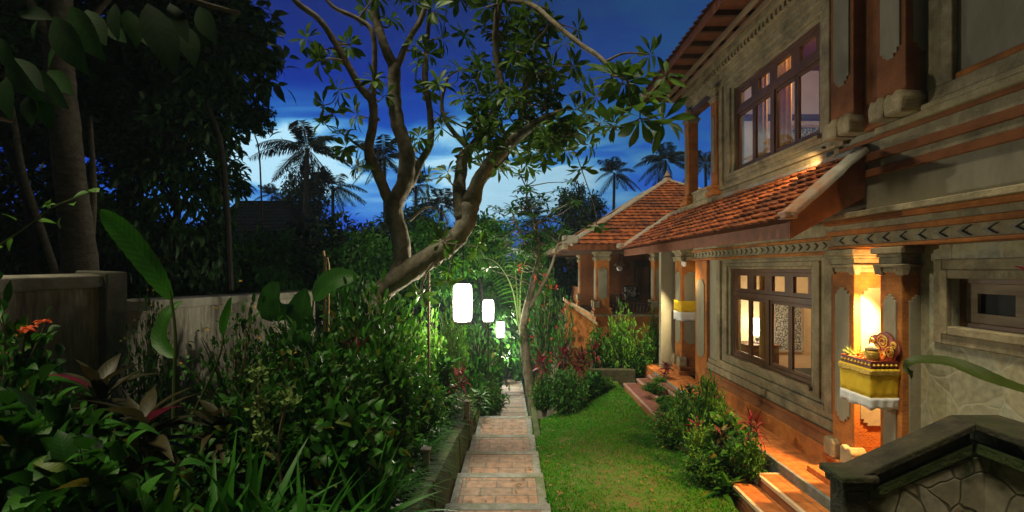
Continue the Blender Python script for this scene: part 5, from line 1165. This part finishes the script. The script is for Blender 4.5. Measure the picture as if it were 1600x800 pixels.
limb([(736, 300, 8.8), (770, 262, 8.9), (800, 225, 9.0), (818, 170, 9.0), (822, 120, 9.0), (838, 70, 9.0)], [.09, .075, .06, .05, .04, .03])
limb([(735, 235, 9.0), (700, 195, 9.2), (690, 160, 9.3), (700, 120, 9.3)], [.05, .04, .035, .025])
limb([(786, 0, 8.8), (830, 8, 8.2), (868, 38, 7.6), (905, 68, 7.1), (940, 92, 6.8), (957, 118, 6.6)], [.045, .042, .036, .032, .028, .022])
limb([(576, 238, 8.6), (552, 222, 8.6), (534, 208, 8.5)], [.03, .02, .014])
limb([(731, 346, 8.9), (727, 350, 9.5), (722, 352, 10.05), (712, 346, 10.5)], [.07, .05, .035, .02])
limb([(640, 345, 8.8), (665, 325, 8.7), (690, 330, 8.7), (700, 350, 8.6)], [.02, .018, .015, .012])
limb([(690, 395, 8.7), (664, 430, 8.6), (655, 470, 8.6)], [.03, .022, .012], False)
rg = np.random.default_rng(31); fl = LV()
tips = [(500, 95, 8.0), (530, 140, 8.1), (505, 165, 8.2), (515, 85, 8.2), (480, 60, 8.0), (545, 70, 8.3), (610, 30, 8.8), (648, 70, 8.8), (668, 85, 8.7), (655, 100, 8.6), (585, 125, 8.3), (600, 150, 8.6), (560, 180, 8.5),
        (535, 210, 8.5), (505, 190, 8.5), (520, 175, 8.4), (690, 60, 9), (560, 260, 8.5), (540, 230, 8.4), (655, 215, 8.9), (690, 200, 9), (700, 270, 8.8), (668, 282, 8.7), (645, 230, 9.1),
        (960, 120, 6.6), (985, 165, 6.5), (975, 130, 6.5), (1010, 150, 6.6), (1000, 185, 6.4), (1015, 85, 6.9), (960, 195, 6.6), (1035, 190, 6.5), (930, 150, 7.0), (690, 378, 8.5), (745, 385, 8.4), (700, 440, 8.3), (660, 460, 8.5), (1040, 120, 6.8)]
big = {(960, 120), (985, 165), (1010, 150), (1000, 185), (1035, 190), (975, 130)}
while len(tips) < 225:
    q = rg.random()
    if q < .62: a_, b_, sx_, sy_ = 790, 130, 66, 92
    elif q < .74: a_, b_, sx_, sy_ = 870, 190, 45, 30
    elif q < .84: a_, b_, sx_, sy_ = 690, 175, 45, 70
    elif q < .92: a_, b_, sx_, sy_ = 600, -40, 90, 40
    else: a_, b_, sx_, sy_ = 760, -120, 120, 70
    x_, y_ = rg.normal(a_, sx_), rg.normal(b_, sy_)
    if 640 < x_ < 930 and y_ > 265: continue
    if x_ > 915 and y_ < 100: continue
    if x_ < 665 and 40 < y_ < 300: continue
    if 655 < x_ < 715 and 185 < y_ < 300: continue
    tips.append((x_, y_, rg.uniform(8.0, 10.0)))
skp = np.array([s[0] for s in SK]); skr = np.array([s[1] for s in SK])
for i, tp in enumerate(tips):
    p = at(tp[0], tp[1], tp[2] * FD); dd = np.linalg.norm(skp - p, axis=1) + .5 * np.maximum(0, skp[:, 2] - p[2]); j = int(np.argmin(dd)); b = skp[j]
    if dd[j] > .12:
        mid = (b + p) / 2 + rg.normal(0, .07, 3) - np.array((0, 0, .05)); r0 = min(skr[j] * .7, .020)
        c = curve([b, mid, p], 4); tr.tube(c, np.linspace(r0, .008, len(c)), 6); skp = np.vstack([skp] + [np.array(c[3:])]); skr = np.concatenate([skr, np.full(len(c) - 3, .012)])
        ax = unit(p - mid)
    else: ax = np.array((0, -.3, .9))
    isb = tp[:2] in big; n = int(rg.integers(11, 17)); az = np.arange(n) * 2.4 + rg.random() * 6; el = rg.uniform(-.35, .85, n)
    u_ = unit(np.cross(ax, (.3, .2, 1))); v_ = np.cross(ax, u_)
    D = (np.cos(az) * np.cos(el))[:, None] * u_ + (np.sin(az) * np.cos(el))[:, None] * v_ + np.sin(el)[:, None] * ax
    ln = (.38 if isb else .29) * rg.uniform(.7, 1.1, n)
    fl.add(p + D * .02 + rg.normal(0, .012, (n, 3)), D, np.tile(ax + np.array((0, 0, .6)), (n, 1)) + rg.normal(0, .2, (n, 3)), ln, ln * rg.uniform(.26, .34, n), 'obov', 5, rg.uniform(.0, .45, n), .3, rng=rg)
tr.build('trunk', M['bark'], fr_, 0, True); fl.build('crown', M['l_franj'], fr_)
# loose lit sprigs hanging below the limb
sp = LV()
for (x_, y_, d_) in ((690, 378, 8.4), (745, 380, 8.3), (735, 398, 8.3), (700, 425, 8.3), (712, 412, 8.2), (755, 360, 8.5)):
    n = 14; p = at(x_, y_, d_); sp.add(np.tile(p, (n, 1)), rg.normal(0, 1, (n, 3)), rg.normal(0, 1, (n, 3)) + (0, 0, 1), rg.uniform(.12, .26, n), rg.uniform(.03, .05, n), 'lance', 4, .4, .3, rng=rg)
sp.build('lit_sprigs', M['l_bright'], fr_)

# second small tree by the lower path, covered in epiphytes
FD = 1
st_ = thing('garden_tree', tuple(at(832, 620, 13.4)), 'slender crooked tree with epiphyte covered trunk beside the lower path', 'tree')
tr = MB(); SK = []
limb([(836, 640, 13.4), (826, 590, 13.4), (820, 545, 13.4), (818, 510, 13.4), (826, 470, 13.5), (836, 430, 13.6), (842, 395, 13.7), (838, 350, 13.8)], [.14, .13, .12, .11, .10, .085, .06, .04])
limb([(822, 490, 13.5), (842, 455, 13.3), (860, 420, 13.2), (872, 380, 13.2)], [.07, .05, .04, .025]); limb([(840, 400, 13.7), (815, 370, 13.9), (800, 330, 14)], [.05, .04, .02]); limb([(838, 360, 13.8), (825, 320, 13.8), (822, 292, 13.8)], [.04, .03, .02])
fl = LV(); skp = np.array([s[0] for s in SK])
for i in range(90):
    x_, y_ = rg.normal(826, 34), rg.normal(355, 34)
    if i < 5: x_, y_ = [(822, 292), (800, 325), (848, 310), (870, 345), (770, 370)][i]
    p = at(x_, y_, rg.uniform(13, 14.6)); j = int(np.argmin(np.linalg.norm(skp - p, axis=1))); tr.tube([skp[j], (skp[j] + p) / 2 + rg.normal(0, .06, 3), p], [.02, .014, .008], 5)
    n = 12; az = np.arange(n) * 2.4; el = rg.uniform(-.3, .8, n); D = np.stack([np.cos(az) * np.cos(el), np.sin(az) * np.cos(el), np.sin(el)], 1); ln = .30 * rg.uniform(.7, 1.1, n)
    fl.add(np.tile(p, (n, 1)), D, (0, 0, 1.), ln, ln * .27, 'obov', 4, .3, .3, rng=rg)
tr.build('trunk', M['bark'], st_, 0, True); fl.build('crown', M['l_mid'], st_)
ef = LV()
for i in range(40):
    j = rg.integers(0, 34); n = 12; ef.add(np.tile(skp[j] + rg.normal(0, .09, 3), (n, 1)), rg.normal(0, 1, (n, 3)) + (0, -.3, .2), (0, 0, 1.), .2, .02, 'strap', 4, .7, .2, rng=rg)
ef.build('epiphytes', M['l_mondo'], st_)
f = LV()
for (x_, y_) in ((815, 417), (812, 421), (835, 432), (860, 447)):
    n = 9; f.add(at(x_, y_, 13.2) + rg.normal(0, .05, (n, 3)), rg.normal(0, 1, (n, 3)), rg.normal(0, 1, (n, 3)), .07, .035, 'ellip', 3, .3, .3, rng=rg)
f.build('flower', M['f_orange'], st_)

# ------------------------------------------------------------------ trees at the left and beyond the garden
def crown_mesh(seed, nclump, per, L, Wd, r=1.0, zs=1.0, prof='ellip', clump=.26, hollow=.25):
    rg = np.random.default_rng(seed); lv = LV(); c = unit(rg.normal(0, 1, (nclump, 3))) * (hollow + (1 - hollow) * rg.random((nclump, 1)) ** .5) * r * (1, 1, zs)
    for p in c:
        k = rg.uniform(.6, 1.35); q = p + rg.normal(0, clump * k * .55, (per, 3)) * (1, 1, .7); D = unit(q - p * .6) * .8 + rg.normal(0, .6, (per, 3)) - (0, 0, .25)
        lv.add(q, D, np.array((0, 0, 1.)) + rg.normal(0, .5, (per, 3)), L * rg.uniform(.6, 1.2, per), Wd * rg.uniform(.7, 1.2, per), prof, 3, .35, .3, np.clip(rg.random() * .5 + rg.random(per) * .5, 0, 1), rng=rg)
    return lv, c
def tree(name, seed, m, label, cat='tree', zs=1.0, nclump=80, per=60, L=.20, Wd=.085, trunk='barkblack', th=6.0, **k):
    """crown of unit radius round the origin, trunk and limbs reaching down th radii"""
    t = thing(name, (0, 0, 0), label, cat); lv, c = crown_mesh(seed, nclump, per, L, Wd, 1.0, zs, **k); rg = random.Random(seed); w = MB()
    w.tube(curve([(.35, .1, -th - zs * .3), (.18, .1, -zs * 1.9), (-.08, .03, -zs * .8), (.03, 0, 0), (0, 0, zs * .4)], 4), np.linspace(.055, .02, 17), 8, True, .06)
    for p in c[::4]: w.tube(curve([(0, 0, p[2] * .5 - .25 * zs), p * .5 - np.array((0, 0, .05)), p], 3), np.linspace(.03, .008, 7), 5)
    w.build('trunk', M[trunk], t); lv.build('crown', M[m], t); return t
GB = 'trees beyond the garden'
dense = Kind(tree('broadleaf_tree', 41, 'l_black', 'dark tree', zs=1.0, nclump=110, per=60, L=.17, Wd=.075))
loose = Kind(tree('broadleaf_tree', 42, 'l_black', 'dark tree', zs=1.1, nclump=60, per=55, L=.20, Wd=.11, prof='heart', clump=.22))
ivyk = Kind(tree('broadleaf_tree', 43, 'l_ivy', 'ivy tree', zs=1.9, nclump=170, per=70, L=.17, Wd=.07, clump=.20, hollow=.5))
lit = Kind(tree('broadleaf_tree', 44, 'l_dark', 'tree', zs=.9, nclump=80, per=60, L=.2, Wd=.08))
def plant_tree(kind, px, py, d, rpx, label, zsc=1.0, group=GB):
    p = at(px, py, d); r = rpx / F * d
    return kind.place(p, random.uniform(0, 6.28), (r, r, r * zsc), label, group)
plant_tree(ivyk, 275, 285, 12.0, 92, 'column of dense ivy like foliage right of the big leaning trunk', 1.25)
plant_tree(loose, 330, 70, 10.5, 92, 'overhanging dark tree whose lobed leaves stand out against the blue sky')
plant_tree(dense, 190, 40, 13.5, 190, 'large dark crown high above the taller concrete wall')
plant_tree(loose, 20, 110, 12.5, 120, 'dark loose tree at the upper left edge of the view')
plant_tree(dense, 40, 330, 14.5, 110, 'dark bushy tree behind the big leaning trunk')
plant_tree(lit, 325, 395, 13.5, 48, 'dim green tree right of the ivy column at wall height')
plant_tree(dense, 180, 400, 15, 90, 'dark bushy tree low behind the concrete wall')
plant_tree(loose, 400, 185, 12.0, 26, 'small dark crown whose leaf tips reach out towards the palms')
plant_tree(lit, 425, 425, 15.0, 62, 'dim green tree behind the end of the lower concrete wall')
plant_tree(dense, 525, 420, 18.0, 80, 'dark green tree in the background left of the frangipani trunks')
plant_tree(lit, 565, 420, 14.0, 55, 'dim green tree close behind the left frangipani trunk')
plant_tree(lit, 665, 412, 15.0, 66, 'green tree behind the crook of the frangipani trunks')
plant_tree(lit, 745, 385, 17.0, 50, 'green tree behind the right frangipani trunk')
plant_tree(lit, 765, 440, 19.0, 60, 'green tree behind the two biggest lanterns')
plant_tree(dense, 700, 500, 22.0, 95, 'dark tree low behind the lanterns')
plant_tree(dense, 600, 470, 16.0, 80, 'dark tree low behind the leaning trunk base')
plant_tree(lit, 800, 520, 27.0, 70, 'green tree closing off the far end of the path')
plant_tree(dense, 905, 335, 38.0, 34, 'round dark tree behind the pavilion roof', 1.25)
plant_tree(lit, 860, 400, 30.0, 45, 'green tree just left of the pavilion eaves')
plant_tree(dense, 640, 375, 32.0, 50, 'dark distant tree between the frangipani trunks')
plant_tree(dense, 880, 470, 26.0, 60, 'dark tree behind the far pavilion columns')
plant_tree(dense, 380, 470, 20.0, 90, 'dark tree low in front of the dark house')
plant_tree(dense, 478, 318, 36, 30, 'dark tree clothing the foot of the twin palms', 2.0)

# the big leaning trunk over the wall, its crown is out of sight above
bt = thing('leaning_tree', tuple(at(125, 440, 8.2)), 'big pale barked leaning tree trunk behind the taller concrete wall', 'tree')
px_tube([(132, 520, 8.2), (124, 400, 8.2), (110, 280, 8.2), (100, 180, 8.2), (92, 80, 8.2), (95, -60, 8.2), (110, -180, 8.2)], [.26, .235, .215, .20, .19, .17, .15], 12, 6, .05).build('trunk', M['barkdark'], bt, 0, True)
b2 = MB(); 
for pts, rr in (([(96, 120, 8.2), (150, 20, 8.6), (230, -60, 9)], .08), ([(94, 90, 8.2), (30, -20, 7.8), (-60, -90, 7.5)], .08), ([(138, 420, 8.6), (146, 300, 8.8), (140, 180, 9)], .07)):
    c = curve([at(*p) for p in pts], 5); b2.tube(c, np.linspace(rr, rr * .5, len(c)), 8)
b2.build('limbs', M['barkdark'], bt, 0, True)
lv, c = crown_mesh(51, 110, 70, .34, .15, 1.0, 1.0, clump=.5); V = np.concatenate(lv.V)
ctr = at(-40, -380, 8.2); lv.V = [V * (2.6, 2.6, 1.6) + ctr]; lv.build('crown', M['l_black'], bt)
sl_ = thing('slim_tree', tuple(at(60, 420, 9.5)), 'thin bent dark stem left of the big leaning trunk', 'tree')
px_tube([(88, 430, 9.5), (60, 345, 9.5), (36, 270, 9.5), (22, 190, 9.5), (5, 110, 9.5)], [.07, .06, .055, .05, .04], 8).build('trunk', M['barkdark'], sl_, 0, True)
lv, c = crown_mesh(53, 24, 40, .22, .1, 1.0, 1.0, clump=.35); V = np.concatenate(lv.V); lv.V = [V * (1.0, 1.0, .7) + at(5, 60, 9.5)]; lv.build('crown', M['l_black'], sl_)

# large leaved tree whose drooping branch hangs into the upper left
ll = thing('large_leaved_tree', (-5.6, 2.2, -2.0), 'large leaved tree with broad drooping leaves hanging in at upper left', 'tree')
w = MB(); w.tube(curve([(-5.6, 2.0, -2.3), (-5.4, 2.2, 0), (-5.0, 2.4, 2.0), (-4.4, 2.8, 3.0)], 5), np.linspace(.14, .07, 16), 10, True, .05)
w.tube(curve([(-5.1, 2.4, 1.8), (-4.2, 3.4, 2.25), (-3.2, 4.1, 2.35), (-2.4, 4.4, 2.25)], 5), np.linspace(.06, .015, 16), 8); w.tube(curve([(-5.3, 2.2, .6), (-4.6, 3.2, 1.2), (-3.9, 3.9, 1.15)], 5), np.linspace(.05, .015, 11), 8)
w.build('trunk', M['barkdark'], ll, 0, True)
lv = LV(); rg = np.random.default_rng(61)
hang = [(85, 25, 120, 105, 4.0), (110, 10, 145, 85, 4.2), (135, 15, 160, 60, 4.3), (200, 15, 215, 65, 4.1), (230, 5, 270, 100, 4.0), (265, 5, 290, 55, 4.3), (170, 40, 190, 60, 4.4), (60, 30, 45, 55, 3.9), (30, 20, 70, 20, 3.8),
        (5, 80, 45, 155, 3.9), (20, 90, 60, 130, 4.0), (40, 105, 90, 160, 4.1), (60, 130, 70, 195, 4.1), (10, 120, 5, 180, 3.9), (75, 110, 105, 140, 4.2), (0, 60, 15, 110, 3.8), (310, 10, 330, 60, 4.5), (150, 30, 120, 80, 4.5), (45, 150, 45, 190, 4.0), (215, 40, 250, 75, 4.6), (290, 40, 300, 95, 4.6), (330, 30, 300, 80, 4.8), (180, 5, 175, 55, 4.2), (100, 60, 65, 100, 4.5)]
for x0_, y0_, x1_, y1_, d_ in hang:
    a, b = at(x0_, y0_, d_), at(x1_, y1_, d_ - .1); L_ = np.linalg.norm(b - a) * 1.08; lv.add(a, b - a, np.array((rg.normal(0, .35), -.8, .35)), L_, L_ * rg.uniform(.34, .44), 'ellip', 7, .18, .22, rng=rg)
n = 40; P = np.stack([rg.uniform(-8.5, -3.2, n), rg.uniform(-1.5, 5, n), rg.uniform(2.6, 4.6, n)], 1); P[:, 2] = np.maximum(P[:, 2], .64 * P[:, 1] + .2)  # unseen leaves added overhead to shade the left bed
lv.add(P, rg.normal(0, 1, (n, 3)) * (1, 1, .4) - (0, 0, .5), (0, 0, 1.), rg.uniform(.35, .6, n), rg.uniform(.18, .28, n), 'ellip', 5, .4, .2, rng=rg)
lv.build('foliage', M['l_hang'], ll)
tw = thing('climbing_vine', tuple(at(60, 360, 4.4)), 'thin bright green vine tendril rising across the big trunk', 'vine')
px_tube([(-20, 395, 4.3), (40, 355, 4.4), (75, 328, 4.4), (110, 312, 4.4), (150, 298, 4.4)], .006, 5).build('stem', M['stem'], tw)
lv = LV()
for x_, y_ in ((20, 372), (25, 345), (60, 345), (65, 325), (78, 312), (95, 340), (115, 318), (140, 300), (155, 300), (5, 385)):
    lv.add(at(x_, y_, 4.4), rg.normal(0, 1, 3) * (1, .5, .6), (0, -.6, .7), .13, .07, 'heart', 5, .3, .25, rng=rg)
lv.build('foliage', M['l_bright'], tw)

# coconut palms
def palm(seed, nf, L, label):
    t = thing('coconut_palm', (0, 0, 0), label, 'palm'); rg = np.random.default_rng(seed); w = MB(); lv = LV()
    w.tube(curve([(.3, 0, -9), (.1, 0, -4), (0, 0, 0)], 5), np.linspace(.2, .12, 11), 8)
    for k in range(nf):
        az = k * 2.4 + rg.normal(0, .15); el = rg.uniform(-.55, 1.35); ln = L * rg.uniform(.8, 1.1); dr = rg.uniform(.5, .95); h = np.array((math.cos(az), math.sin(az), 0)); n = 34; t_ = np.linspace(.12, 1, n)
        P = ln * t_[:, None] * (h * math.cos(el) + np.array((0, 0, math.sin(el)))) - np.array((0, 0, 1)) * (dr * ln * .62 * t_[:, None] ** 2.2); w.tube(P[::3], np.linspace(.03, .008, len(P[::3])), 4)
        T = unit(np.gradient(P, axis=0)); S = unit(np.cross(T, (0, 0, 1.)))
        for sg in (1, -1):
            D = S * sg * .85 + T * .55 - np.array((0, 0, .55)) + rg.normal(0, .08, (n, 3)); lv.add(P, D, np.cross(D, T), ln * .26 * np.sin(np.pi * np.clip(t_ * .9 + .1, 0, 1)) ** .5 + .05, .06, 'strap', 3, .25, .2, rng=rg)
    w.build('trunk', M['barkdark'], t); lv.build('fronds', M['l_palm'], t); return t
pk = Kind(palm(71, 24, 3.0, 'palm')); pk2 = Kind(palm(72, 18, 3.0, 'palm')); GPALM = 'coconut palms against the sky'
for kd, px, py, d, rpx, lab in ((pk, 480, 232, 34, 70, 'tallest coconut palm of the pair left of the frangipani'), (pk2, 520, 290, 36, 50, 'lower coconut palm leaning right of the tallest one'), (pk, 600, 245, 33, 56, 'coconut palm seen between the left frangipani limbs'),
                                (pk2, 425, 305, 42, 30, 'coconut palm at the left edge of the bright cloud'), (pk2, 960, 270, 42, 40, 'coconut palm left of the two above the pavilion roof'), (pk, 1040, 250, 40, 46, 'coconut palm right of the two above the pavilion roof'),
                                (pk2, 1102, 255, 44, 40, 'coconut palm seen through the upper loggia opening'), (pk, 690, 320, 40, 46, 'low coconut palm behind the crook of the frangipani'), (pk2, 835, 340, 36, 38, 'coconut palm behind the slender crooked tree'), (pk2, 650, 290, 48, 40, 'far coconut palm between the two frangipani trunks')):
    p = at(px, py, d); s = rpx / F * d / 2.7; kd.place(p, random.uniform(0, 6.28), (s, s, s), lab, GPALM)
# palm frond arching in beside the lanterns
pf = thing('areca_palm', tuple(at(812, 560, 15.5)), 'feathery garden palm with arching fronds right of the lanterns', 'palm'); lv = LV(); w = MB(); rg = np.random.default_rng(73)
for pts in ([(812, 520, 15.5), (800, 450, 15.4), (775, 410, 15.3), (745, 402, 15.2)], [(812, 520, 15.5), (815, 430, 15.4), (830, 395, 15.2), (850, 390, 15.0)], [(812, 520, 15.5), (824, 460, 15), (838, 440, 14.8), (850, 460, 14.5)], [(812, 520, 15.5), (806, 430, 15.8), (800, 385, 15.9), (790, 370, 16)]):
    c = np.array(curve([at(*p) for p in pts], 9)); w.tube(c, np.linspace(.03, .006, len(c)), 5); T = unit(np.gradient(c, axis=0)); S = unit(np.cross(T, (0, -.8, .6)))
    for sg in (1, -1): lv.add(c[6:], (S * sg * .9 + T * .6 - np.array((0, 0, .35)))[6:], (0, -.7, .7), .55, .035, 'strap', 4, .4, .2, rng=rg)
w.build('stem', M['stem'], pf); lv.build('fronds', M['l_mid'], pf)

# dark house beyond the wall
dh = thing('neighbouring_house', tuple(at(395, 470, 24)), 'dark low house with pitched roof beyond the lower concrete wall', 'house')
hx0, hx1 = at(300, 420, 24)[0], at(455, 420, 24)[0]; zr, ze, zg = at(395, 302, 24)[2], at(395, 372, 24)[2], -6.5
MB().box(hx0 + .5, hx1 - .5, 24.6, 30, zg, ze + .1).build('wall', M['concrete'], dh)
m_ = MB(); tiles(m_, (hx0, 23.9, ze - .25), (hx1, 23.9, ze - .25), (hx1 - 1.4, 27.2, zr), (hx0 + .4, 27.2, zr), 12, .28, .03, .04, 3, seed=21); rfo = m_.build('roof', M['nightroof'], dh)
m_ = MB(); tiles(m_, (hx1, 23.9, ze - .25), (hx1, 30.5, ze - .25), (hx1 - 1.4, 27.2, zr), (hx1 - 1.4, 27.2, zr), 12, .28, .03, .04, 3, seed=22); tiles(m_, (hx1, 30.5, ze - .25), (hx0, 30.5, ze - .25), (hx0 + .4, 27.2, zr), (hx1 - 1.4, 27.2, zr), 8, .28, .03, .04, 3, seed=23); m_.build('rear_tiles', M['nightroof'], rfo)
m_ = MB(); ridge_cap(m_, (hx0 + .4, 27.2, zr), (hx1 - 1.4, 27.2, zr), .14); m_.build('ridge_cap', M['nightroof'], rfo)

# ------------------------------------------------------------------ thin haze added to give the lanterns a faint glow
hm = bpy.data.materials.new('glow_haze'); hm.use_nodes = True; hn = hm.node_tree; hn.nodes.remove(hn.nodes['Principled BSDF'])
pv_ = hn.nodes.new('ShaderNodeVolumePrincipled'); pv_.inputs['Color'].default_value = (.62, .84, .95, 1); pv_.inputs['Density'].default_value = HAZE; pv_.inputs['Anisotropy'].default_value = .2
hn.links.new(pv_.outputs[0], hn.nodes['Material Output'].inputs['Volume'])
hz = MB().box(-135, 135, -66, 172, -10, 14).build('haze', hm); tag(hz, 'thin bluish haze added for the glow round the lanterns', 'haze', kind='stuff')
